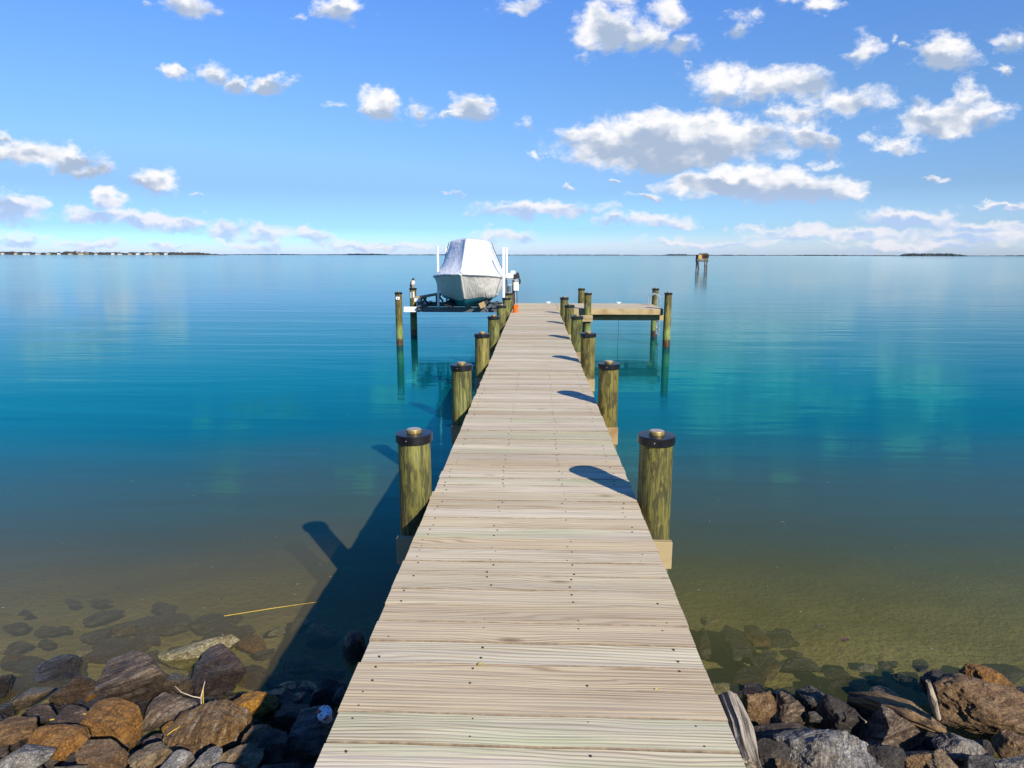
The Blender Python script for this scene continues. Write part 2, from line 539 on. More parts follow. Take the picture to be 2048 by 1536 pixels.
CL = [  # px, py, rx, ry, weight
    (375, 10, 66, 34, .9), (278, 15, 22, 14, .5), (430, 20, 40, 14, .4), (680, 18, 60, 42, .85), (600, 40, 24, 14, .45),
    (350, 137, 32, 18, .7), (420, 143, 48, 24, .7), (475, 160, 44, 22, .9), (545, 160, 50, 22, .95),
    (752, 207, 62, 40, .95), (672, 215, 22, 12, .45), (850, 217, 38, 24, .5), (942, 212, 44, 38, 1.1), (910, 225, 36, 13, .7),
    (60, 306, 100, 38, 1), (140, 322, 76, 36, 1), (182, 346, 48, 22, .8), (0, 278, 22, 26, .7),
    (312, 364, 60, 30, .8), (385, 380, 22, 9, .5), (225, 408, 42, 28, 1), (30, 418, 66, 42, 1),
    (180, 435, 110, 19, .85), (300, 448, 110, 26, 1), (380, 448, 70, 24, .9), (460, 456, 60, 26, .9), (535, 466, 90, 24, .8), (615, 470, 60, 22, .9),
    (500, 486, 80, 16, .7), (720, 487, 120, 20, .8), (810, 496, 80, 9, .7), (40, 477, 90, 20, .8), (180, 491, 120, 18, .7), (330, 490, 60, 10, .5),
    (1085, 424, 170, 25, 1), (1290, 443, 120, 22, .95), (1010, 472, 76, 20, .8), (890, 395, 22, 6, .5),
    (1340, 294, 272, 82, 1.75), (1190, 270, 90, 40, .95), (1310, 258, 110, 46, 1.0), (1410, 248, 100, 44, 1.0), (1510, 265, 110, 40, .95), (1600, 268, 76, 32, .85), (1655, 278, 44, 34, .8),
    (1525, 376, 236, 52, 1.6), (1440, 362, 110, 28, .8), (1620, 360, 110, 26, .8), (1700, 388, 60, 18, .7), (1290, 390, 60, 10, .6),
    (1430, 165, 80, 58, .85), (1530, 180, 110, 56, .95), (1610, 165, 66, 46, .95), (1690, 212, 100, 42, .85), (1610, 228, 90, 24, .6),
    (1215, 60, 86, 50, 1.1), (1295, 72, 76, 40, 1), (1345, 25, 56, 50, .75), (1372, 84, 48, 26, .6), (1245, 10, 40, 24, .4), (1168, 105, 22, 18, .45), (1372, 116, 12, 9, .5),
    (1485, 48, 40, 32, .55), (1720, 98, 44, 34, .65), (1785, 86, 16, 9, .4), (1818, 92, 16, 12, .4), (1895, 110, 70, 54, 1), (2007, 147, 28, 17, .8), (2035, 80, 44, 36, .6),
    (1885, 248, 130, 54, 1.1), (1925, 205, 52, 40, .7), (1970, 238, 56, 34, .7), (1800, 290, 60, 22, .8), (1825, 205, 44, 24, .5),
    (1660, 8, 58, 20, .7), (1590, 0, 40, 12, .6), (1030, 12, 50, 26, .55),
    (1830, 440, 160, 30, 1), (1970, 455, 140, 28, 1), (1700, 470, 240, 22, .85), (1960, 478, 200, 30, .9), (1400, 486, 190, 14, .75), (1560, 460, 140, 12, .6), (2010, 406, 90, 11, .8), (1850, 495, 260, 14, .7),
    (1140, 368, 20, 9, .6), (1210, 364, 26, 6, .5), (1045, 238, 24, 16, .4), (1866, 353, 26, 8, .4), (1660, 320, 50, 16, .4), (1065, 316, 16, 10, .5),
]
yd = nt.math('MAXIMUM', ds[1], 0.02)
uu = nt.math('DIVIDE', ds[0], yd)
vv = nt.math('DIVIDE', ds[2], yd)
P = nt.n('ShaderNodeCombineXYZ', {0: uu, 1: vv, 2: 0.0}).outputs[0]
# domain warp in two sizes so that the outlines billow
Pv = nt.scalev(P, (1.0, 1.5, 1.0))
wa = nt.noise(Pv, 11.0, 3, 0.55, color=True)
wb = nt.noise(Pv, 46.0, 4, 0.6, color=True)
PW = nt.vmath('ADD', P, nt.vmath('MULTIPLY', nt.vmath('SUBTRACT', wa, (.5, .5, .5)), (0.105, 0.045, 0)))
PW = nt.vmath('ADD', PW, nt.vmath('MULTIPLY', nt.vmath('SUBTRACT', wb, (.5, .5, .5)), (0.036, 0.026, 0)))


def uv_of(x, y):
    d = ray(x, y)
    return d.x / d.y, d.z / d.y


F = None
SW = SWT = None
src = PW
for ci, (cx, cy, rx, ry, wgt) in enumerate(CL):
    u0, v0 = uv_of(cx, cy)
    du = uv_of(cx + rx, cy)[0] - u0
    dv = uv_of(cx, cy - ry)[1] - v0
    if ci % 6 == 0 and F is not None:      # evaluate the clouds batch by batch (keeps the shader's working set small)
        src = nt.n('ShaderNodeVectorMath', {0: F, 1: (1e-7, 0, 0), 2: PW}, operation='MULTIPLY_ADD').outputs[0]
    q = nt.n('ShaderNodeVectorMath', {0: src, 1: (1 / du, 1 / dv, 0), 2: (-u0 / du, -v0 / dv, 0)}, operation='MULTIPLY_ADD').outputs[0]
    q2 = q
    if rx > 90:      # flat bases for the big ones
        q2 = nt.vmath('MAXIMUM', q, nt.vmath('MULTIPLY', q, (-1, -1.45, 0)))
    f = nt.math('MULTIPLY_ADD', nt.vmath('LENGTH', q2), -wgt, wgt)
    w = nt.math('MAXIMUM', f, 0.0005)
    w = nt.math('MULTIPLY', w, w)
    sy = nt.math('MULTIPLY', nt.sep(q)[1], w)
    F = f if F is None else nt.math('MAXIMUM', F, f)
    SW = w if SW is None else nt.math('ADD', SW, w)
    SWT = sy if SWT is None else nt.math('ADD', SWT, sy)
hgt = nt.math('DIVIDE', SWT, SW)
fb = nt.noise(nt.vmath('ADD', Pv, nt.vmath('MULTIPLY', wa, (.06, .06, 0))), 24.0, 8, 0.66)
fb2 = nt.noise(Pv, 90.0, 4, 0.6)
dens = nt.math('ADD', F, nt.math('MULTIPLY', nt.math('SUBTRACT', fb, 0.5), 1.5))
dens = nt.math('ADD', dens, nt.math('MULTIPLY', nt.math('SUBTRACT', fb2, 0.5), 0.16))
alpha = nt.mapr(dens, 0.0, 0.62, 0, 1, True)
alpha = nt.math('MULTIPLY', alpha, nt.mapr(F, -0.32, 0.0, 0, 1, True))
alpha = nt.math('MULTIPLY', alpha, nt.mapr(ds[1], 0.1, 0.25, 0, 1))
# light from above: puffs bright on top, bases and thick parts greyer
Ps = nt.vmath('ADD', Pv, nt.vmath('MULTIPLY', wb, (0.03, 0.03, 0)))
fs1 = nt.noise(Ps, 17.0, 2.5, 0.5)
fs2 = nt.noise(nt.vmath('ADD', Ps, (-0.008, -0.022, 0)), 17.0, 2.5, 0.5)
lit = nt.math('ADD', hgt, nt.math('MULTIPLY', nt.math('SUBTRACT', fs2, fs1), 2.3))
lit = nt.math('ADD', lit, nt.math('MULTIPLY', nt.math('SUBTRACT', fb, .5), 0.3))
thick = nt.mapr(F, 0.15, 1.1, 0.0, 1.0)
lit = nt.math('SUBTRACT', lit, nt.math('MULTIPLY', thick, 0.55))
lit = nt.mapr(lit, -0.72, 0.16, 0, 1, True)
EXP = 0.7
K = 1 / 2 ** EXP
cl_low = [tuple(x * K for x in c) for c in ((.47, .62, .93), (.95, .92, .96))]
cl_hi = [tuple(x * K for x in c) for c in ((.42, .52, .69), (1.02, 1.01, 1.02))]
hi = nt.mapr(vv, 0.035, 0.11, 0, 1, True)
ccol = nt.mix(lit, nt.mix(hi, cl_low[0], cl_hi[0]), nt.mix(hi, cl_low[1], cl_hi[1]))
alpha = nt.math('MULTIPLY', alpha, nt.mapr(vv, -0.01, 0.10, 0.72, 0.98))
out = nt.mix(alpha, skyc, ccol)
nt.t.links.new(out, bg.inputs[0])
bg.inputs[1].default_value = 1.0
wld.cycles.sampling_method = 'MANUAL'
wld.cycles.sample_map_resolution = 512

# ------------------------------------------------------------------ sun
sl = bpy.data.lights.new('sun', 'SUN')
sl.energy = 4.2
sl.angle = R(0.53)
sl.color = (1.0, 0.93, 0.80)
so = bpy.data.objects.new('sun', sl)
COL.objects.link(so)
sd = Vector((math.sin(R(SUN_AZ)) * math.cos(R(SUN_EL)), math.cos(R(SUN_AZ)) * math.cos(R(SUN_EL)), math.sin(R(SUN_EL))))
so.rotation_euler = sd.to_track_quat('Z', 'Y').to_euler()
so.location = (30, -40, 40)

# ------------------------------------------------------------------ water
m = bpy.data.materials.new('water')
m.use_nodes = True
M['water'] = m
nt = NT(m.node_tree)
for nd in list(nt.t.nodes):
    if nd.type != 'OUTPUT_MATERIAL':
        nt.t.nodes.remove(nd)
outn = [n for n in nt.t.nodes if n.type == 'OUTPUT_MATERIAL'][0]
pos = nt.n('ShaderNodeNewGeometry').outputs['Position']
ps = nt.sep(pos)
patch = nt.noise(nt.scalev(pos, (0.012, 0.035, 1)), 1.0, 3)
h1 = nt.noise(nt.scalev(pos, (0.55, 2.3, 1)), 1.0, 2, 0.5, 0.3)
h2 = nt.noise(nt.scalev(pos, (0.13, 0.62, 1)), 1.0, 2, 0.5, 0.4)
h3 = nt.noise(nt.scalev(pos, (1.9, 5.5, 1)), 1.0, 2, 0.5)
ampl = nt.math('MULTIPLY', nt.mapr(patch, 0.36, 0.62, 0.35, 1.25), nt.mapr(ps[1], 6.0, 34.0, 0.30, 1.0))
hh = nt.math('ADD', nt.math('ADD', nt.math('MULTIPLY', h1, 0.0075), nt.math('MULTIPLY', h2, 0.026)), nt.math('MULTIPLY', h3, 0.0010))
hh = nt.math('MULTIPLY', hh, ampl)
nrm = bump(nt, hh, 1.0)
fac = nt.n('ShaderNodeLayerWeight', {'Blend': 0.5, 'Normal': nrm}).outputs['Facing']
fres = nt.math('MULTIPLY_ADD', nt.math('POWER', fac, 5.0), 0.98, 0.02)
tint = nt.mix(nt.mapr(fres, 0.07, 0.28), (0.14, 0.78, 0.62), (0.09, 0.78, 0.79))
tint = nt.mix(nt.mapr(fres, 0.40, 0.75), tint, (0.70, 0.85, 0.84))
gl_a = nt.n('ShaderNodeBsdfGlossy', {'Color': tint, 'Roughness': 0.03, 'Normal': nrm}).outputs[0]
# wavelets with their crests along X smear reflections up and down only
gl_b = nt.n('ShaderNodeBsdfGlossy', {'Color': tint, 'Roughness': 0.085, 'Anisotropy': 0.7, 'Tangent': (1, 0, 0), 'Normal': nrm}).outputs[0]
gl = nt.n('ShaderNodeMixShader', {0: 0.68, 1: gl_a, 2: gl_b}).outputs[0]
# murk: silt and algae in the water, thicker over deeper water
yy = nt.math('ADD', ps[1], nt.math('MULTIPLY', nt.math('SUBTRACT', nt.noise(pos, 0.35, 3), 0.5), 1.6))
yy = nt.math('ADD', yy, nt.math('MULTIPLY', ps[0], -0.06))
shallow = nt.mix(nt.mapr(ps[0], -1.5, 1.5, 0, 1, True), (0.15, 0.118, 0.046), (0.115, 0.108, 0.016))
mid = (0.050, 0.072, 0.046)
deep = (0.0, 0.070, 0.080)
body = nt.mix(nt.mapr(yy, 4.2, 7.2, 0, 1, True), shallow, mid)
body = nt.mix(nt.mapr(yy, 6.8, 10.8, 0, 1, True), body, deep)
opac = nt.math('MAXIMUM', nt.mapr(yy, 3.2, 6.8, 0.16, 0.95), nt.mapr(yy, 6.4, 9.0, 0.0, 1.0))
dif = nt.n('ShaderNodeBsdfDiffuse', {'Color': body}).outputs[0]
trn = nt.n('ShaderNodeBsdfTransparent', {'Color': (0.92, 0.92, 0.82, 1)}).outputs[0]
inner = nt.n('ShaderNodeMixShader', {0: opac, 1: trn, 2: dif}).outputs[0]
srf = nt.n('ShaderNodeMixShader', {0: fres, 1: inner, 2: gl}).outputs[0]
nt.t.links.new(srf, outn.inputs[0])
mb = MB()
mb.add([(-20000, -30, WATER), (20000, -30, WATER), (20000, 30000, WATER), (-20000, 30000, WATER)], [[0, 1, 2, 3]], 'water')
tag(mb.build('water', smooth=False), 'calm blue green bay water', None, None, 'structure')

# ------------------------------------------------------------------ lakebed and shore bank


def bed_z(x, y):
    pts = [(-6, 0.3), (0.5, -0.55), (1.8, -0.82), (2.6, -0.99), (3.2, -1.11), (4.0, -1.25), (5.0, -1.38), (8.0, -1.75), (16, -2.6), (60, -3.4)]
    for (y0, z0), (y1, z1) in zip(pts, pts[1:]):
        if y <= y1:
            t = max(0, (y - y0) / (y1 - y0))
            return z0 + (z1 - z0) * t
    return pts[-1][1]


m, nt, b = new_mat('lakebed')
pos = nt.n('ShaderNodeNewGeometry').outputs['Position']
n1 = nt.noise(pos, 1.6, 6, 0.6)
n2 = nt.noise(pos, 14.0, 5, 0.65)
c = nt.mix(nt.mapr(n1, 0.35, 0.65), (0.25, 0.205, 0.065), (0.34, 0.285, 0.105))
c = nt.mix(nt.mapr(n2, 0.55, 0.75, 0, 0.6), c, (0.06, 0.05, 0.03))
z = nt.sep(pos)[2]
c = nt.mix(nt.mapr(z, -1.19, -1.10, 0, 1), c, (0.035, 0.027, 0.018))  # dark bank soil, its tone also standing in for shadow between boulders
setin(nt, b, Base_Color=c, Roughness=0.9, Normal=bump(nt, n2, 0.03))
M['lakebed'] = m
mb = MB()
xs = np.concatenate([np.linspace(-60, -8, 12), np.linspace(-7.6, 7.6, 110), np.linspace(8, 60, 12)])
ys = np.concatenate([np.linspace(-6, 0, 10), np.linspace(0.1, 8, 70), np.linspace(8.5, 60, 25)])
vs = []
for y in ys:
    for x in xs:
        n = noise.noise((x * 1.3, y * 1.3, 3.1)) * 0.05 + noise.noise((x * 4, y * 4, 9.0)) * 0.02
        vs.append((x, y, bed_z(x, y) + n))
nx = len(xs)
fs = [[j * nx + i, j * nx + i + 1, (j + 1) * nx + i + 1, (j + 1) * nx + i] for j in range(len(ys) - 1) for i in range(nx - 1)]
mb.add(vs, fs, 'lakebed')
tag(mb.build('lakebed', angle=180), 'sandy bed rising to the stony bank', None, None, 'structure')

# ------------------------------------------------------------------ dock
XL, XR, YEND = -0.668, 0.662, 22.55
PITCH = 0.149
dock = thing('dock', (0, 0, 0), 'long weathered wooden dock with a side platform at its far end', 'dock')
mb = MB()
scr = MB()


def board(mb, x0, x1, y0, y1, ztop, th, a, mat='deck_wood'):
    c = 0.003
    dz = random.uniform(-0.0025, 0.0025)
    t = ztop + dz
    sk = random.uniform(-0.002, 0.002)
    prof = [(y0, t - th), (y0, t - c), (y0 + c, t), (y1 - c, t), (y1, t - c), (y1, t - th)]
    N = 6
    vs = []
    for i in range(N + 1):
        x = x0 + (x1 - x0) * i / N
        warp = 0.0012 * math.sin(i * 2.1 + a * 50)
        for (py, pz) in prof:
            vs.append((x, py + sk * (i / N - .5) * 2 + warp, pz + warp * .6))
    fs = []
    k = len(prof)
    for i in range(N):
        for j in range(k):
            jn = (j + 1) % k
            fs.append([i * k + j, i * k + jn, (i + 1) * k + jn, (i + 1) * k + j])
    fs.append([j for j in range(k)][::-1])
    fs.append([N * k + j for j in range(k)])
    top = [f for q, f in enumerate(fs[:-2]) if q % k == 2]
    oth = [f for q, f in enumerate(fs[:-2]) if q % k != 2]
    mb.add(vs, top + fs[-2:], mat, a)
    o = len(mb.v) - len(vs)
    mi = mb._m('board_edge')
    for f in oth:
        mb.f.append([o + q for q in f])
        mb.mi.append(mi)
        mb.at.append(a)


y = -1.641
while y + PITCH < YEND + 0.02:
    a = random.random()
    g = 0.0011
    x0 = XL + random.uniform(-0.006, 0.004)
    x1 = XR + random.uniform(-0.004, 0.004)
    board(mb, x0, x1, y + g, y + PITCH - g, 0.0, 0.034, a)
    if y < 9:
        for xs_ in (-0.60, -0.215, 0.19, 0.56):
            for yy_ in (0.032, 0.117):
                if random.random() < 0.3:
                    continue
                scr.lathe([(0.0042, -0.004), (0.0042, 0.0008), (0.0030, 0.0014)], (xs_ + random.uniform(-.016, .016), y + yy_ + random.uniform(-.012, .012), 0.0012), 'screw_dark', 8)
    y += PITCH
mb.build('decking', dock, angle=20, attr=True)
tag(scr.build('deck_screw', dock), 'dark screw heads along the boards', None, None, 'stuff')
# stringers under the boards
for sx in (XL + 0.05, 0.0, XR - 0.05):
    mb = MB()
    mb.box((sx, (YEND - 1.6) / 2, -0.126), (0.042, YEND + 1.58, 0.18), 'beam_wood', ch=0.003)
    mb.build('stringer', dock, attr=True)
PILE_Y = [4.22, 7.10, 9.95, 12.72, 15.60, 18.42]
for py in PILE_Y + [1.3, 20.6]:
    for s in (-1, 1):
        mb = MB()
        mb.box((0.0, py + s * 0.145, -0.31), (1.745, 0.045, 0.18), 'beam_wood', ch=0.003, a=random.random())
        mb.build('cross_beam', dock, attr=True)
# platform
PX0, PX1, PY0 = XR + 0.012, 3.76, 20.30
mb = MB()
y = PY0
while y < YEND - 0.05:
    board(mb, PX0, PX1 + random.uniform(-.01, .01), y + 0.003, min(y + PITCH, YEND) - 0.003, 0.0, 0.034, random.random())
    y += PITCH
mb.build('platform_decking', dock, angle=20, attr=True)
mb = MB()
mb.box(((PX0 + PX1) / 2, PY0 - 0.018, -0.088), (PX1 - PX0, 0.042, 0.172), 'beam_wood', ch=0.003, a=.3)
mb.build('fascia_board', dock, attr=True)
mb = MB()
mb.box((PX1 - 0.03, (PY0 + YEND) / 2 + .02, -0.12), (0.042, YEND - PY0 - .06, 0.16), 'beam_wood', ch=0.003, a=.6)
mb.build('fascia_board', dock, attr=True)
for yb in (20.62, 22.3):
    mb = MB()
    mb.box(((PX0 + PX1) / 2 + .06, yb, -0.285), (PX1 - PX0 + .05, 0.09, 0.17), 'beam_wood', ch=0.003, a=.8)
    mb.build('platform_beam', dock, attr=True)
for xb in (1.3, 2.2, 3.0):
    mb = MB()
    mb.box((xb, 21.5, -0.12), (0.042, 2.1, 0.16), 'beam_wood', ch=0.003, a=.1)
    mb.build('joist', dock, attr=True)
mb = MB()
mb.box((1.50, 19.93, -0.26), (0.34, 0.05, 0.19), 'beam_wood', ch=0.004, a=.45)
mb.build('brace_block', dock, attr=True)

# ------------------------------------------------------------------ pilings


def make_piling(loc, label, top, bottom=-3.2, r=0.106, group=None, light=True):
    t = thing('piling', loc, label, 'piling', group)
    mb = MB()
    n = 40
    zs = np.linspace(bottom, top, 34)
    vs, fs = [], []
    sd_ = random.random() * 50
    for z_ in zs:
        f = (z_ - bottom) / (top - bottom)
        rr = r * (1.10 - 0.12 * f)
        for k in range(n):
            tt = 2 * math.pi * k / n
            d = 1 + 0.035 * noise.noise((math.cos(tt) * 1.2 + sd_, math.sin(tt) * 1.2, z_ * 0.5)) + 0.014 * noise.noise((math.cos(tt) * 6 + sd_, math.sin(tt) * 6, z_ * 0.9))
            vs.append((rr * d * math.cos(tt), rr * d * math.sin(tt), z_))
    for i in range(len(zs) - 1):
        for k in range(n):
            fs.append([i * n + k, i * n + (k + 1) % n, (i + 1) * n + (k + 1) % n, (i + 1) * n + k])
    fs.append([(len(zs) - 1) * n + k for k in range(n)])
    mb.add(vs, fs, 'piling_wood')
    mb.build('post', t, angle=60)
    mb = MB()
    R_ = r * 1.115
    mb.lathe([(R_ - .003, -0.046), (R_, -0.043), (R_, 0.004), (R_ - .003, 0.008), (0.02, 0.011)], (0, 0, top), 'black_plastic', 40)
    cap = mb.build('cap', t, angle=30)
    mb = MB()
    for ang in (-105,):
        a_ = R(ang)
        mb.tube([(math.cos(a_) * (R_ - .003), math.sin(a_) * (R_ - .003), top - .018), (math.cos(a_) * (R_ + .004), math.sin(a_) * (R_ + .004), top - .018)], 0.004, 'steel', 8)
    mb.build('cap_screw', cap)
    if light:
        mb = MB()
        mb.lathe([(0.046, 0.010), (0.048, 0.016), (0.048, 0.030), (0.045, 0.034), (0.041, 0.034)], (0, 0, top), 'brass', 28)
        mb.lathe([(0.041, 0.031), (0.040, 0.0355), (0.02, 0.037)], (0, 0, top), 'light_lens', 28)
        mb.build('cap_light', cap, angle=30)
    return t


ords = ['nearest', 'second', 'third', 'fourth', 'fifth', 'sixth']
looks_l = ['mottled yellow green piling with brass light, nearest the shore on the dock\'s left edge',
           'second wooden piling from the shore along the dock\'s left edge',
           'third wooden piling from the shore along the dock\'s left edge',
           'fourth wooden piling from the shore along the dock\'s left edge',
           'fifth piling along the dock\'s left edge, just before the orange pot',
           'sixth piling along the dock\'s left edge, directly beside the orange pot']
looks_r = ['thick green piling with brass light, nearest the shore on the dock\'s right edge',
           'second wooden piling from the shore along the dock\'s right edge',
           'third wooden piling from the shore along the dock\'s right edge',
           'fourth wooden piling from the shore along the dock\'s right edge',
           'fifth piling along the dock\'s right edge, second before the platform',
           'sixth piling along the dock\'s right edge, last before the platform']
tops_l = [0.415, 0.405, 0.41, 0.42, 0.415, 0.415]
tops_r = [0.425, 0.43, 0.425, 0.43, 0.43, 0.43]
for i, py in enumerate(PILE_Y):
    make_piling((-0.775, py + (0.02 if i == 0 else 0), 0), looks_l[i], tops_l[i], group='pilings along the dock walkway')
    make_piling((0.775, py, 0), looks_r[i], tops_r[i], group='pilings along the dock walkway')
L7 = make_piling((-0.79, 20.6, 0), 'piling with a white tag on its front, between boat lift and control post', 0.42, group='pilings along the dock walkway')
GP = 'tall pilings of the platform and boat lift'
make_piling((1.53, 20.08, 0), 'piling standing in front of the platform\'s near board, beside the walkway', 0.46, group=GP)
make_piling((3.87, 20.16, 0), 'tall piling at the platform\'s outer near corner', 0.47, group=GP)
make_piling((1.52, 22.78, 0), 'piling behind the platform\'s far edge, near the walkway', 0.46, group=GP)
make_piling((3.95, 22.78, 0), 'piling behind the platform\'s far edge, next to the ladder', 0.47, group=GP)
LP1 = make_piling((-4.03, 20.1, 0), 'tall piling with a small square tag at the boat lift\'s outer near corner', 0.46, group=GP, r=0.10)
LP2 = make_piling((-4.06, 22.7, 0), 'tall shaded piling with the bird on top, at the boat lift\'s outer far corner', 0.46, group=GP, r=0.112)


def tag_plate(parent, x, y, z, w, h, rz=0.0, mark=True, name='number_plate'):
    mb = MB()
    rot = Matrix.Rotation(rz, 3, 'Z')
    mb.box((x, y, z), (w, 0.006, h), 'tag_white', rot, ch=0.001)
    if mark:
        o = rot @ Vector((0, -0.0045, 0))
        mb.box((x + o.x, y + o.y, z - h * .1), (w * .3, 0.003, h * .4), 'tag_mark', rot)
    mb.build(name, parent)


tag_plate(LP1, 0.0, -0.113, 0.30, 0.11, 0.085)
tag_plate(LP2, 0.04, -0.125, 0.26, 0.055, 0.20, mark=False)
tag_plate(LP2, -0.055, -0.115, 0.24, 0.04, 0.20, rz=R(-26), mark=False)
tag_plate(L7, 0.0, -0.122, 0.24, 0.10, 0.10, mark=True)

# ------------------------------------------------------------------ boat
BX, BY0, BL = -2.03, 18.7, 5.9      # centre line, bow, length (bow points to the shore)
boat = thing('covered_boat', (BX, BY0, 0), 'motorboat wrapped in a white cover, sitting on the boat lift', 'boat')


def hb(s):      # half beam at the gunnel
    return 1.02 * (1 - (1 - min(1, s / 0.46)) ** 2.3) ** 0.62 * (1 - 0.10 * max(0, s - .5)) + 0.015


def gz(s):      # gunnel height
    return 1.06 - 0.22 * min(1, s / 0.5) + 0.02 * s


def kz(s):      # keel height: raked stem
    return 0.0 + 1.04 * max(0, 1 - s / 0.30) ** 1.9


def chz(s):
    return kz(s) + (gz(s) - kz(s)) * (0.34 + 0.16 * max(0, 1 - s / .4)) * (0.86)


def chb(s):
    return hb(s) * (0.40 + 0.36 * min(1, s / 0.38))


NS = 40
SS = [i / NS for i in range(NS + 1)]
mb = MB()
vs, fs = [], []
PROF = 13
for s in SS:
    y = s * BL
    b_, g_, k_, cz_, cb_ = hb(s), gz(s), kz(s), chz(s), chb(s)
    left = [(0, k_), (cb_ * .5, k_ + (cz_ - k_) * .44), (cb_, cz_), (cb_ + (b_ - cb_) * .45, cz_ + (g_ - cz_) * .38), (cb_ + (b_ - cb_) * .80, cz_ + (g_ - cz_) * .72), (b_, g_ - .03), (b_ - .02, g_)]
    row = [(-x, z) for x, z in left[:0:-1]] + left
    for x, z in row:
        vs.append((x, y, z))
for i in range(NS):
    for j in range(PROF - 1):
        fs.append([i * PROF + j, i * PROF + j + 1, (i + 1) * PROF + j + 1, (i + 1) * PROF + j])
fs.append([NS * PROF + j for j in range(PROF)])
mb.add(vs, fs, 'hull_teal')
mb.build('hull', boat, angle=28)

# rub rail following the gunnel
mb = MB()
for sgn in (-1, 1):
    mb.tube([(sgn * (hb(s) + .02), s * BL, gz(s) - .02) for s in SS], 0.028, 'boat_cover', 8)
mb.build('rub_rail', boat)

# cover: tent from the bow up to the hard top, and down to the stern


def ridge(s):
    a_, z_ = 0.40, 2.02
    pts = [(0, gz(0) + .02), (0.07, 1.27), (0.28, 2.03), (.44, 2.07), (0.72, 2.06), (0.80, 1.75), (1.0, 1.15)]
    for (s0, z0), (s1, z1) in zip(pts, pts[1:]):
        if s <= s1:
            t = (s - s0) / (s1 - s0)
            return z0 + (z1 - z0) * t
    return pts[-1][1]


def roofw(s):    # half width of the flat top
    pts = [(0, .02), (0.28, .07), (.36, .38), (.44, .60), (.72, .62), (.8, .35), (1, .2)]
    for (s0, z0), (s1, z1) in zip(pts, pts[1:]):
        if s <= s1:
            return z0 + (z1 - z0) * (s - s0) / (s1 - s0)
    return .2


mb = MB()
vs, fs = [], []
NP = 25
for s in SS:
    y = s * BL
    b_, g_, rz_, rw = hb(s) + .03, gz(s), ridge(s), min(roofw(s), hb(s) * .9)
    row = []
    for j in range(NP):
        t = j / (NP - 1) * 2 - 1      # -1..1
        at_ = abs(t)
        sg = -1 if t < 0 else 1
        if at_ < 0.42:
            q = at_ / 0.42
            x = rw * q
            z = rz_ - 0.13 * q ** 2.2 * min(1, s * 3)
        else:
            q = (at_ - 0.42) / 0.58
            x = rw + (b_ - rw) * (q ** 1.25)
            z = (rz_ - .13 * min(1, s * 3)) + (g_ - rz_ + .13 * min(1, s * 3)) * (q ** .96)
        wr = 0.022 * noise.noise((x * 2.4, y * 1.2, z * 2.0 + 4)) * min(1, (1 - at_) * 6)
        row.append((sg * x, y + wr * .4, z + wr))
    vs += row
for i in range(NS):
    for j in range(NP - 1):
        fs.append([i * NP + j, i * NP + j + 1, (i + 1) * NP + j + 1, (i + 1) * NP + j])
fs.append([NS * NP + j for j in range(NP)])
mb.add(vs, fs, 'boat_cover')
cover = mb.build('cover', boat, angle=60)

# skirt: lower flap of the cover hanging over the topsides, ragged lower edge
mb = MB()
vs, fs = [], []
NQ = 10
NS2 = 120
for sgn in (-1, 1):
    o = len(vs)
    for i in range(NS2 + 1):
        s = i / NS2
        y = s * BL
        b_, g_, k_, cz_, cb_ = hb(s), gz(s), kz(s), chz(s), chb(s)
        low = cz_ - 0.02 + 0.05 * noise.noise((s * 9, sgn, 1)) + .03 * math.sin(s * 31 + sgn)
        low = 0.31 + 0.05 * noise.noise((s * 9, sgn, 1)) + .03 * math.sin(s * 31 + sgn)
        low = max(low, k_ + .004)
        for j in range(NQ + 1):
            q = j / NQ
            z = g_ - .02 + (low - g_ + .02) * q
            # hull half width at z
            t = max(0, min(1, (z - cz_) / max(1e-4, g_ - cz_)))
            x = cb_ + (b_ - cb_) * (t ** .85) if z > cz_ else cb_ * max(0, (z - k_) / max(1e-4, cz_ - k_))
            fold = 0.012 * noise.noise((s * 22 + q * 5, q * 1.4, sgn * 3.0)) + .008 * noise.noise((s * 60 + q * 14, q * 2, sgn * 7.0))
            x += 0.026 + fold * (1 if q > .08 else 0)
            vs.append((sgn * x, y, z))
    for i in range(NS2):
        for j in range(NQ):
            f = [o + i * (NQ + 1) + j, o + i * (NQ + 1) + j + 1, o + (i + 1) * (NQ + 1) + j + 1, o + (i + 1) * (NQ + 1) + j]
            fs.append(f if sgn > 0 else f[::-1])
mb.add(vs, fs, 'cover_skirt')
mb.tube([(0, s * BL - .012, kz(s) - .005) for s in [k * .013 for k in range(11)]], .036, 'cover_skirt', 10)
mb.build('cover_skirt', boat, angle=70)
# tie straps under the hull
for (y1, sgn) in ((1.9, 1), (1.9, -1), (2.9, 1)):
    s = y1 / BL
    mb = MB()
    mb.tube([(sgn * (chb(s) + .06), y1, chz(s) + .05), (sgn * (chb(s) * .55), y1 + .05, kz(s) + (chz(s) - kz(s)) * .5 - .02), (0, y1 + .1, kz(s) - .012)], 0.009, 'strap_white', 6)
    mb.build('tie_strap', boat)
# spreader straps along the cover's edge (lacing seen on both sides of the tent)
for sgn in (-1, 1):
    mb = MB()
    zig = []
    for k in range(15):
        s = 0.47 + k * .008
        q = .12 + .055 * k
        x = roofw(s) + (hb(s) + .03 - roofw(s)) * q ** 1.25
        z = ridge(s) + (gz(s) - ridge(s)) * q
        zig.append((sgn * (x + .03), s * BL + (.08 if k % 2 else -.05), z))
    mb.tube(zig, 0.010, 'rope_dark', 6)
    mb.build('lacing', cover)

# ------------------------------------------------------------------ boat lift
lift = thing('boat_lift', (-2.4, 21.4, 0), 'metal boat lift with white guide poles holding up the covered boat', 'boat lift')


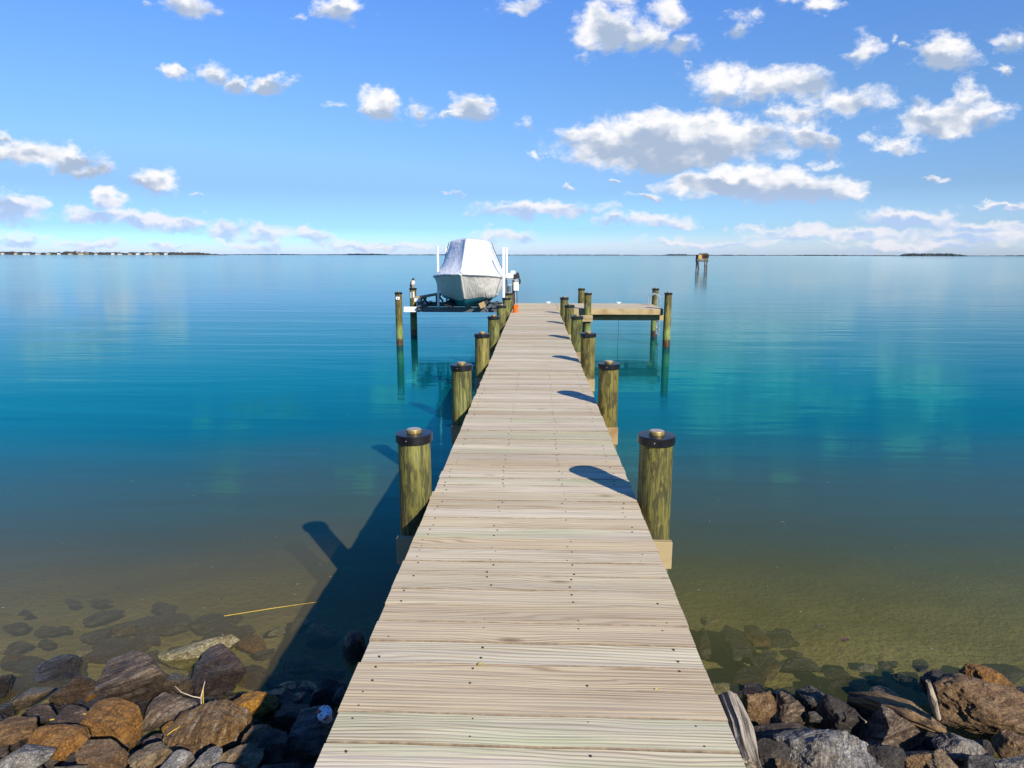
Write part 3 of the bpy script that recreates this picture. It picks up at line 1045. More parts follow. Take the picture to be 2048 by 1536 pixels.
def lbuild(mb, name, parent=lift, **k):
    o = mb.build(name, parent, **k)
    o.location = -Vector(lift.location)
    return o


def ibeam(mb, p, q, w, h, mat, t=0.018):
    p, q = Vector(p), Vector(q)
    for dz in (h / 2 - t / 2, -h / 2 + t / 2):
        mb.bar(p + Vector((0, 0, dz)), q + Vector((0, 0, dz)), w, t, mat)
    mb.bar(p, q, t, h - 2 * t, mat)


for yb, x0 in ((20.45, -3.92), (22.7, -3.93)):
    mb = MB()
    ibeam(mb, (x0, yb, -0.06), (-0.93, yb, -0.06), 0.12, 0.15, 'shaded_aluminium')
    lbuild(mb, 'cradle_beam')
for xb in (-3.45, -1.25):
    mb = MB()
    ibeam(mb, (xb, 20.18, 0.0), (xb, 22.62, 0.0), 0.10, 0.12, 'shaded_aluminium')
    lbuild(mb, 'side_beam')
for xb in (-2.52, -1.54):
    mb = MB()
    tl = R(24 if xb < -2 else -24)
    rot = Matrix.Rotation(tl, 3, 'Y')
    mb.box((xb, 21.3, 0.13), (0.24, 3.1, 0.12), 'carpet_black', rot, ch=.02)
    bk = lbuild(mb, 'hull_bunk')
    for yb in (20.1, 22.7):
        mb = MB()
        mb.box((xb, yb, 0.078), (0.10, 0.10, 0.066), 'galvanised', ch=.005)
        o = mb.build('bracket', bk)
mb = MB()
mb.box((-1.52, 19.62, 0.14), (0.15, 0.34, 0.16), 'beam_wood', Matrix.Rotation(R(-24), 3, 'Y'), ch=.008, a=.4)
mb.bar((-1.46, 19.62, 0.06), (-1.40, 20.0, -0.08), 0.035, 0.05, 'galvanised')
lbuild(mb, 'bunk_end', attr=True)
for (x, y, zt) in ((-2.90, 20.45, 1.80), (-2.94, 22.7, 1.76), (-0.95, 20.45, 1.76), (-0.95, 22.7, 1.78)):
    mb = MB()
    mb.tube([(x, y, 0.05), (x, y, zt)], 0.038 if y < 21 else .034, 'white_pvc', 16)
    mb.lathe([(.046, -.02), (.046, .006), (.02, .012)], (x, y, zt), 'white_pvc', 16)
    mb.bar((x, y, -0.02), (x, y, 0.22), 0.06, 0.06, 'galvanised', upv=(0, 1, 0))
    lbuild(mb, 'guide_pole')
# spare bunk plank standing on the left of the cradle
mb = MB()
mb.bar((-3.52, 20.55, 0.29), (-3.15, 22.9, 0.29), 0.22, 0.05, 'beam_wood', ch=.005, a=.2)
pk = lbuild(mb, 'side_plank', attr=True)
for (x, y) in ((-3.46, 20.9), (-3.22, 22.4)):
    mb = MB()
    mb.bar((x - .02, y, 0.27), (x - .02, y, 0.04), 0.05, 0.05, 'shaded_aluminium', upv=(0, 1, 0))
    mb.bar((x + .03, y, 0.26), (x + .16, y + .25, 0.04), 0.045, 0.045, 'shaded_aluminium')
    mb.bar((x + .10, y + .15, 0.26), (x - .06, y + .2, 0.04), 0.045, 0.045, 'shaded_aluminium')
    mb.build('plank_leg', pk)
# lift cables from the piles
for (x, y) in ((-3.9, 20.18), (-3.93, 22.6)):
    mb = MB()
    mb.tube([(x, y, -0.02), (x, y, 0.40)], 0.006, 'steel', 6)
    lbuild(mb, 'lift_cable')
mb = MB()
mb.box((-3.74, 20.375, -0.055), (0.40, 0.02, 0.16), 'white_paint', ch=.004)  # white panel stands in for the sunlit end of the beam
lbuild(mb, 'lit_beam_panel')
mb = MB()
mb.box((-3.88, 22.62, 0.08), (0.26, 0.04, 0.11), 'white_paint', ch=.004)
lbuild(mb, 'lit_beam_panel')

# ------------------------------------------------------------------ lift motor and control box on its post
cp = thing('lift_control', (-0.70, 22.32, 0), 'white lift motor and cream control box on a dark post at the dock\'s far end', 'control post')
mb = MB()
mb.bar((0, 0, -1.6), (0, 0, 0.80), 0.10, 0.10, 'blind_wood', upv=(0, 1, 0), ch=.006)
mb.build('post', cp)
mb = MB()
mb.box((-0.13, 0.0, 0.89), (0.23, 0.24, 0.17), 'white_paint', ch=.02)
mb.box((-0.03, 0.02, 1.00), (0.15, 0.18, 0.10), 'white_paint', ch=.02)
mb.build('motor_housing', cp)
mb = MB()
mb.box((-0.10, -0.02, 0.765), (0.26, 0.2, 0.03), 'galvanised', ch=.004)
mb.tube([(0.03, -.12, .86), (0.12, .12, .86)], 0.075, 'carpet_black', 14)
mb.tube([(0.12, -.1, .95), (0.12, .06, .95)], 0.05, 'carpet_black', 12)
mb.box((0.07, 0, .74), (.10, .16, .14), 'galvanised', ch=.01)
mb.build('gearbox', cp)
mb = MB()
mb.box((0.075, -0.12, 0.55), (0.165, 0.11, 0.265), 'cream_box', ch=.012)
cb = mb.build('control_box', cp)
mb = MB()
mb.tube([(0.06, -.178, .595), (0.085, -.178, .575), (0.115, -.178, .60)], 0.010, 'yellow_sticker', 6)
mb.build('sticker', cb)
mb = MB()
mb.tube([(0.04, -.09, .44), (0.05, -.09, .1), (0.03, -.07, -.12)], 0.016, 'galvanised', 8)
mb.build('conduit', cp)
mb = MB()
mb.tube([(0.10, -.09, .44), (0.11, -.09, .05), (0.09, -.07, -.12)], 0.013, 'rope_dark', 8)
mb.build('conduit', cp)
mb = MB()
mb.tube([(-.16, -.06, .36), (-.16, -.06, .56)], .055, 'shaded_aluminium', 14)
mb.bar((-.16, -.05, .60), (0, -.03, .62), .04, .04, 'galvanised')
mb.build('cable_drum', cp)
mb = MB()
mb.tube([(0.17, .02, .62), (0.20, .02, .70), (0.18, .02, .80)], .03, 'carpet_black', 8)
mb.build('hand_crank', cp)

# ------------------------------------------------------------------ flower pot
pot = thing('flower_pot', (-0.545, 18.72, 0.002), 'small orange flower pot standing on the boards near the dock\'s far end', 'flower pot')
mb = MB()
prof = [(0.060, 0.0), (0.062, 0.004), (0.084, 0.165), (0.093, 0.168), (0.095, 0.195), (0.090, 0.198), (0.086, 0.19), (0.082, 0.16)]
mb.lathe(prof, (0, 0, 0), 'orange_plastic', 32)
mb.build('pot', pot, angle=40)
mb = MB()
mb.lathe([(0.083, 0.17), (0.07, 0.176), (0.02, 0.182)], (0, 0, 0), 'pot_soil', 24)
for k in range(7):
    a_ = k * 0.9
    mb.tube([(.03 * math.cos(a_), .03 * math.sin(a_), .175), (.06 * math.cos(a_ + .3), .06 * math.sin(a_ + .3), .205), (.085 * math.cos(a_ + .6), .085 * math.sin(a_ + .6), .20)], .006, 'pot_soil', 5)
mb.build('soil', pot)

# ------------------------------------------------------------------ cleats, ladder, rope


def cleat(name, loc, label):
    t = thing(name, loc, label, 'cleat', 'white cleats on the dock\'s far edge')
    t.scale = (.72, .72, .72)
    mb = MB()
    mb.box((0, 0, .006), (.12, .05, .012), 'white_paint', ch=.004)
    mb.build('base', t)
    mb = MB()
    mb.tube([(-.035, 0, .01), (-.03, 0, .05)], .014, 'white_paint', 10)
    mb.tube([(.035, 0, .01), (.03, 0, .05)], .014, 'white_paint', 10)
    mb.tube([(-.11, 0, .062), (-.05, 0, .054), (.05, 0, .054), (.11, 0, .062)], [.009, .015, .015, .009], 'white_paint', 10)
    mb.build('horn', t)
    return t


cleat('dock_cleat', (0.43, 22.45, 0.001), 'small white cleat at the walkway\'s far end')
cleat('dock_cleat', (2.72, 22.45, 0.001), 'small white cleat on the platform\'s far edge')

lad = thing('dock_ladder', (3.75, 21.95, 0), 'metal swim ladder with curved handrails on the platform\'s outer side', 'ladder')
for dy in (-.22, .22):
    mb = MB()
    pts = [(-.13, dy, 0.0), (-.13, dy, .20)]
    for k in range(9):
        t = math.pi * (1 - k / 8)
        pts.append((0.02 + .15 * math.cos(t), dy, .22 + .13 * math.sin(t)))
    pts += [(.17, dy, .1), (.17, dy, -.95)]
    mb.tube(pts, .017, 'steel', 10)
    mb.build('rail', lad)
for z_ in (-.28, -.52, -.76, -.93):
    mb = MB()
    mb.box((.17, 0, z_), (.09, .43, .03), 'steel', ch=.005)
    mb.build('rung', lad)

mb = MB()
mb.tube([(0, 0, -.30), (.004, 0, -.6), (-.006, 0, -.9), (-.01, 0, -1.5)], .006, 'rope_dark', 6)
tag(mb.build('rope', None, (2.47, 20.28, 0)), 'thin dark line hanging from the platform\'s near board into the water', 'rope')

# ------------------------------------------------------------------ bird on the far lift piling
bird = thing('bird', (-4.06, 22.7, 0.477), 'dark backed bird with a white breast perched on the shaded lift piling', 'bird', rz=R(-8))


def blob_rings(secs, n=16):
    """one continuous skin through elliptical sections (x, y, z, rx, ry)"""
    vs, fs = [], []
    for (x, y, z, rx, ry) in secs:
        for k in range(n):
            t = 2 * math.pi * k / n
            vs.append((x + rx * math.cos(t), y + ry * math.sin(t), z))
    for i in range(len(secs) - 1):
        for k in range(n):
            fs.append([i * n + k, i * n + (k + 1) % n, (i + 1) * n + (k + 1) % n, (i + 1) * n + k])
    fs.append(list(range(n))[::-1])
    fs.append([(len(secs) - 1) * n + k for k in range(n)])
    return vs, fs


mb = MB()
vs, fs = blob_rings([(-.055, .05, -.035, .014, .012), (-.05, .045, .0, .026, .02), (-.035, .03, .05, .045, .040), (-.015, .012, .09, .066, .060), (0, 0, .14, .076, .070), (.008, -.006, .19, .070, .064),
                     (.012, -.012, .225, .050, .046), (.016, -.016, .245, .040, .038), (.022, -.022, .268, .046, .043), (.026, -.026, .295, .043, .040), (.022, -.022, .318, .026, .024), (.02, -.02, .325, .006, .006)])
mb.add(vs, fs, 'bird_feathers')
mb.build('body', bird, angle=80)
mb = MB()
mb.tube([(.055, -.055, .285), (.078, -.078, .278), (.085, -.086, .262)], [.012, .009, .002], 'beak_horn', 8)
mb.build('beak', bird)
for dx in (-.02, .03):
    mb = MB()
    mb.tube([(dx, -.01, .085), (dx + .008, -.018, .012)], [.014, .009], 'bird_leg', 8)
    for a_ in (-.5, .2, .9):
        mb.tube([(dx + .008, -.018, .010), (dx + .008 + .04 * math.sin(a_), -.018 - .04 * math.cos(a_), .005)], [.007, .003], 'bird_leg', 6)
    mb.build('leg', bird)
for sgn in (-1, 1):
    mb = MB()
    ax = Vector((.7, .72, 0)) * sgn
    pts = []
    vs, fs = blob_rings([(-.062, .055, -.02, .010, .012), (-.05, .045, .06, .020, .03), (-.02, .018, .13, .026, .045), (.0, 0, .19, .026, .046), (.01, -.01, .225, .010, .018)], 12)
    mb.add([Vector(p) + ax * .055 * (1 if p[2] > .02 else .6) for p in vs], fs, 'beak_horn')
    mb.build('wing', bird, angle=70)

# ------------------------------------------------------------------ duck blind out on the bay
db_p = at(1402.5, 542.5, WATER)
blind = thing('hunting_blind', (db_p.x, db_p.y, WATER), 'small brushy hunting blind on stilts standing far out in the bay', 'hunting blind')
S = depth_at(db_p) / FPX
Wd = 19 * S
for sx in (-1, 1):
    for sy in (-1, 1):
        mb = MB()
        mb.tube([(sx * Wd * .46, sy * Wd * .46, -2), (sx * Wd * .43, sy * Wd * .43, 24 * S)], .10, 'blind_wood', 8)
        mb.build('leg', blind)
for sx in (-1, 1):
    mb = MB()
    mb.bar((sx * Wd * .46, -Wd * .46, 2 * S), (sx * Wd * .36, Wd * .45, 20 * S), .09, .09, 'blind_wood')
    mb.build('brace', blind)
    mb = MB()
    mb.bar((sx * Wd * .34, -Wd * .48, 1 * S), (sx * Wd * .46, -Wd * .48, 19 * S), .09, .09, 'blind_wood')
    mb.build('brace', blind)
for z_ in (19.5, 22):
    mb = MB()
    mb.bar((-Wd * .56, -Wd * .5, z_ * S), (Wd * .56, -Wd * .5, z_ * S), .08, .14, 'blind_wood')
    mb.build('cross_rail', blind)
    mb = MB()
    mb.bar((-Wd * .56, Wd * .5, z_ * S), (Wd * .56, Wd * .5, z_ * S), .08, .14, 'blind_wood')
    mb.build('cross_rail', blind)
mb = MB()
mb.box((0, 0, 24 * S), (Wd * 1.1, Wd * 1.1, .1), 'beam_wood')
mb.build('floor', blind, attr=True)
mb = MB()
for k in range(7):
    mb.box((-Wd * .5 + Wd * (.05 + k * .15), -Wd * .5, 28.4 * S), (Wd * .145, .04, 8.6 * S + .1 * random.uniform(-1, 1)), 'blind_panel' if k < 3 else 'blind_brush')
    mb.box((Wd * .5, -Wd * .45 + Wd * (k * .15), 28.4 * S), (.04, Wd * .145, 8.4 * S), 'blind_brush')
    mb.box((-Wd * .5, -Wd * .45 + Wd * (k * .15), 28.4 * S), (.04, Wd * .145, 8.4 * S), 'blind_wood')
    mb.box((-Wd * .5 + Wd * (.05 + k * .15), Wd * .5, 28.4 * S), (Wd * .145, .04, 8.4 * S), 'blind_brush')
mb.build('wall', blind)
mb = MB()
for k in range(260):
    e = random.choice((0, 1, 2))
    if e == 0:
        p = Vector((random.uniform(-.1, .56) * Wd, -Wd * .53, random.uniform(26, 33) * S))
    elif e == 1:
        p = Vector((Wd * .53, random.uniform(-.5, .5) * Wd, random.uniform(25, 33) * S))
    else:
        p = Vector((random.uniform(-.3, .55) * Wd, random.uniform(-.5, .5) * Wd, 33 * S))
    d = Vector((random.uniform(-.25, .3), random.uniform(-.2, .2), random.uniform(.1, .45)))
    mb.tube([p - d * .5, p + d * .6], [.03, .012], 'blind_brush', 5, caps=False)
mb.build('brush', blind)

# ------------------------------------------------------------------ far shores


def ico(sub):
    bm = bmesh.new()
    bmesh.ops.create_icosphere(bm, subdivisions=sub, radius=1.0)
    bm.verts.index_update()
    v = np.array([p.co[:] for p in bm.verts])
    f = [[q.index for q in t.verts] for t in bm.faces]
    bm.free()
    return v, f


ICO = {k: ico(k) for k in (1, 2, 4, 5, 6)}


def far_xy(px, dist):
    d = ray(px, 509)
    h = Vector((d.x, d.y, 0)).normalized()
    return h * (dist / h.dot(Vector((fw.x, fw.y, 0)).normalized()))


def shore_strip(name, spans, dist, hpx, label):
    mb = MB()
    S_ = dist / FPX
    for (x0, x1) in spans:
        n = max(4, int((x1 - x0) / 12))
        front, back = [], []
        for i in range(n + 1):
            px = x0 + (x1 - x0) * i / n
            p = far_xy(px, dist)
            q = far_xy(px, dist * 1.12)
            e = min(1, i / 2, (n - i) / 2)
            hgt_ = hpx * S_ * e * (.8 + .4 * noise.noise((px * .05, 2, 3)))
            front.append((p, WATER - .3, WATER + max(.02, hgt_ * .4)))
            back.append((q, hgt_))
        vs, fs = [], []
        for (p, zb, zt), (q, h_) in zip(front, back):
            vs += [(p.x, p.y, zb), (p.x, p.y, zt), (q.x, q.y, WATER + max(.03, h_)), (q.x, q.y, zb)]
        for i in range(n):
            for j in range(3):
                fs.append([i * 4 + j, (i + 1) * 4 + j, (i + 1) * 4 + j + 1, i * 4 + j + 1])
        mb.add(vs, fs, 'shore_ground')
    return tag(mb.build(name, angle=180), label, None, None, 'structure')


def trees_mass(name, items, label):
    """items: px, dist, height px, width px, material"""
    mb = MB()
    v0, f0 = ICO[2]
    for (px, dist, hp, wp, mat) in items:
        S_ = dist / FPX
        p = far_xy(px, dist)
        k = noise.noise((px, dist * .1, 0))
        sc = np.array([wp * S_ / 2, wp * S_ / 2, hp * S_ / 2 * 1.05])
        jit = 1 + (rng.random((len(v0), 1)) - .5) * .55
        vv_ = v0 * jit * sc + np.array([p.x, p.y, WATER + hp * S_ / 2 * .95])
        mb.add(vv_.tolist(), f0, mat)
    return tag(mb.build(name, smooth=False), label, None, None, 'stuff')


D1, D2, D3 = 2600.0, 6000.0, 3800.0
shore_strip('far_shore', [(-120, 452)], D1, 2.0, 'low wooded shore with houses, far off on the left')
shore_strip('far_coast', [(440, 2200)], D2, 1.1, 'thin dark coast along the horizon')
shore_strip('island', [(1800, 1935)], D3, 1.6, 'low island on the horizon, right')
it = []
for k in range(620):
    px = random.uniform(-90, 452)
    prof_h = 5.6 + 2.2 * noise.noise((px * .018, 1, 0)) + 1.6 * noise.noise((px * .07, 5, 0))
    if px > 300:
        prof_h *= 1.05 * max(.15, 1 - max(0, px - 395) / 62)
    if 150 < px < 182:
        prof_h *= 1.25
    mat = 'tree_pale' if 150 < px < 180 and random.random() < .7 else random.choice(('tree_brown', 'tree_brown', 'tree_green'))
    if 315 < px < 395:
        mat = random.choice(('tree_brown', 'tree_brown', 'tree_brown', 'tree_green'))
    h_ = max(1.0, prof_h * random.uniform(.55, 1.0))
    it.append((px, D1 * random.uniform(1.02, 1.08), h_, random.uniform(4, 9), mat))
trees_mass('treeline', it, 'leafless brown and evergreen trees along the far left shore')
it = []
for k in range(520):
    px = random.uniform(445, 2180)
    h_ = 1.5 + .7 * noise.noise((px * .012, 7, 0))
    it.append((px, D2 * random.uniform(1.0, 1.05), max(.7, h_) * random.uniform(.7, 1.1), random.uniform(6, 16), 'tree_green'))
for (x0, x1, h_) in ((688, 775, 3.0), (1330, 1375, 3.0), (1590, 1700, 2.2), (1440, 1470, 1.9)):
    for k in range(50):
        px = random.uniform(x0, x1)
        it.append((px, D2 * .99, h_ * random.uniform(.6, 1) * min(1, .35 + min(px - x0, x1 - px) / 12), random.uniform(6, 14), 'tree_green'))
trees_mass('treeline', it, 'dark line of woods along the low coast on the horizon')
it = []
for k in range(190):
    px = random.uniform(1802, 1932)
    h_ = (5.6 + 1.0 * noise.noise((px * .06, 2, 2))) * min(1, .4 + (px - 1802) / 14) * min(1, .25 + (1935 - px) / 40)
    it.append((px, D3 * random.uniform(1.0, 1.05), h_ * random.uniform(.6, 1), random.uniform(4, 9), 'tree_green'))
trees_mass('treeline', it, 'dark evergreen woods covering the island on the horizon')

HO = [(5, 4.5, 'house_white'), (32, 5, 'house_tan'), (50, 8, 'house_white'), (56, 5, 'house_white'), (76, 10, 'house_white'), (97, 7, 'house_tan'), (118, 5, 'house_white'), (141, 8, 'house_tan'),
      (163, 11, 'house_tan'), (192, 4, 'house_white'), (226, 6, 'house_white'), (240, 8, 'house_white'), (260, 7, 'house_tan'), (276, 7, 'house_white'), (293, 6, 'house_white'), (301, 9, 'house_tan'), (314, 9, 'house_tan'), (332, 6, 'house_white')]
for (px, wpx, mat) in HO:
    S_ = D1 * .995 / FPX
    p = far_xy(px, D1 * .995)
    h = thing('shore_house', (p.x, p.y, WATER + 1.2), 'tiny pale house on the far left shore', 'house', 'pale houses along the far left shore', rz=random.uniform(-.3, .3))
    w_ = wpx * S_ * .8
    mb = MB()
    mb.box((0, 0, 1.5 * S_ / 2 + .4), (w_, 9, 1.7 * S_ + 1), mat)
    mb.build('wall', h)
    mb = MB()
    zt = 1.5 * S_ + .9
    rh = 1.2 * S_
    mb.add([(-w_ * .55, -5, zt), (w_ * .55, -5, zt), (w_ * .55, 5, zt), (-w_ * .55, 5, zt), (-w_ * .5, 0, zt + rh), (w_ * .5, 0, zt + rh)],
           [[0, 1, 5, 4], [2, 3, 4, 5], [1, 2, 5], [3, 0, 4], [0, 3, 2, 1]], 'house_roof' if random.random() < .55 else mat)
    mb.build('roof', h, smooth=False)

# ------------------------------------------------------------------ rocks


def rock_mesh(name, seed, sub, dims, mat, rough=1.0, facets=11, flat=0.0, rotz=0.0):
    v0, f0 = ICO[sub]
    rg = np.random.default_rng(seed)
    # broken quarry stone: a skewed block with its corners knocked off
    nrm_ = np.array([[1, 0, 0], [-1, 0, 0], [0, 1, 0], [0, -1, 0], [0, 0, 1], [0, 0, -1]], float) + rg.normal(size=(6, 3)) * .46
    ex_ = rg.normal(size=(facets - 5, 3))
    ex_[:, 2] = np.abs(ex_[:, 2])
    nrm_ = np.vstack([nrm_, ex_])
    nrm_ = np.vstack([nrm_, [[0, 0, 1]]]) if flat else nrm_
    nrm_ /= np.linalg.norm(nrm_, axis=1)[:, None]
    off = np.concatenate([rg.uniform(0.55, 0.78, 6), rg.uniform(0.72, 0.98, len(nrm_) - 6)])
    if flat:
        off[-1] = 1 - flat
    dots = v0 @ nrm_.T
    with np.errstate(divide='ignore'):
        rr = np.where(dots > 0.05, off / np.maximum(dots, .05), 9.0)
    kk = 70.0                                   # soft minimum keeps the arrises a little worn
    r_ = -np.log(np.exp(-kk * np.minimum(rr, 1.4)).sum(1) + math.exp(-kk * 1.3)) / kk
    so_ = Vector(rg.uniform(-60, 60, 3))
    d = np.empty(len(v0))
    for i, p in enumerate(v0):
        q = Vector(p)
        a_ = noise.noise(q * 1.6 + so_) * .10 + (.5 - abs(noise.noise(q * 3.3 + so_))) * .09
        a_ += (.5 - abs(noise.noise(q * 7.5 + so_))) * .045 + noise.noise(q * 17 + so_) * .018 + noise.noise(q * 36 + so_) * .008
        lay = noise.noise(Vector((q.x * 1.5, q.y * 1.5, (q.z + q.x * .5) * 12)) + so_) * .018
        d[i] = a_ + lay
    vv_ = v0 * (r_ + d * rough)[:, None]
    ext = np.abs(vv_).max(0)
    vv_ = vv_ / ext * np.array(dims)
    c_, s_ = math.cos(rotz), math.sin(rotz)
    vv_ = np.stack([vv_[:, 0] * c_ - vv_[:, 1] * s_, vv_[:, 0] * s_ + vv_[:, 1] * c_, vv_[:, 2]], 1)
    me = bpy.data.meshes.new(name)
    me.from_pydata(vv_.tolist(), [], f0)
    me.materials.append(M[mat])
    me.shade_smooth()
    me.set_sharp_from_angle(angle=R(50))
    return me


def rock_z(py):
    return -1.10 + (py - 1345) / 190 * 0.36


SEED = [100]


def rock(px, py, w, h, mat, label, z=None, tilt=0.0, flat=0.0, group=None, asp=None, sub=None, sink=0.0, cat='rock', facets=9, name='rock', deep=1.0):
    """boulder whose outline fills about w x h pixels round (px, py)"""
    SEED[0] += 1
    zc = rock_z(py) if z is None else z
    p = at(px, py, zc)
    s = depth_at(p) / FPX
    dep = math.atan2(EYE - zc, p.y)
    big_ = 1.2 if w > 90 and px < 640 else 1.12
    rx = w * s / 2 * big_
    H = h * s / 2 * big_
    # height against depth: extent seen = sqrt((rz cos)^2 + (ry sin)^2)
    ry0 = min(rx * .95, H * 1.25) * deep
    rz2 = H * H - (ry0 * math.sin(dep)) ** 2
    rz = math.sqrt(max(rz2, (H * .45) ** 2)) / math.cos(dep)
    if sub is None:
        sub = 6 if w > 74 else 5
    me = rock_mesh(name, SEED[0], sub, (rx, ry0, rz), mat, facets=facets, flat=flat)
    o = bpy.data.objects.new(name, me)
    COL.objects.link(o)
    o.location = (p.x, p.y, zc - sink)
    # roll in the picture's plane
    o.rotation_euler = (0, R(tilt), 0)
    return tag(o, label, cat, group)


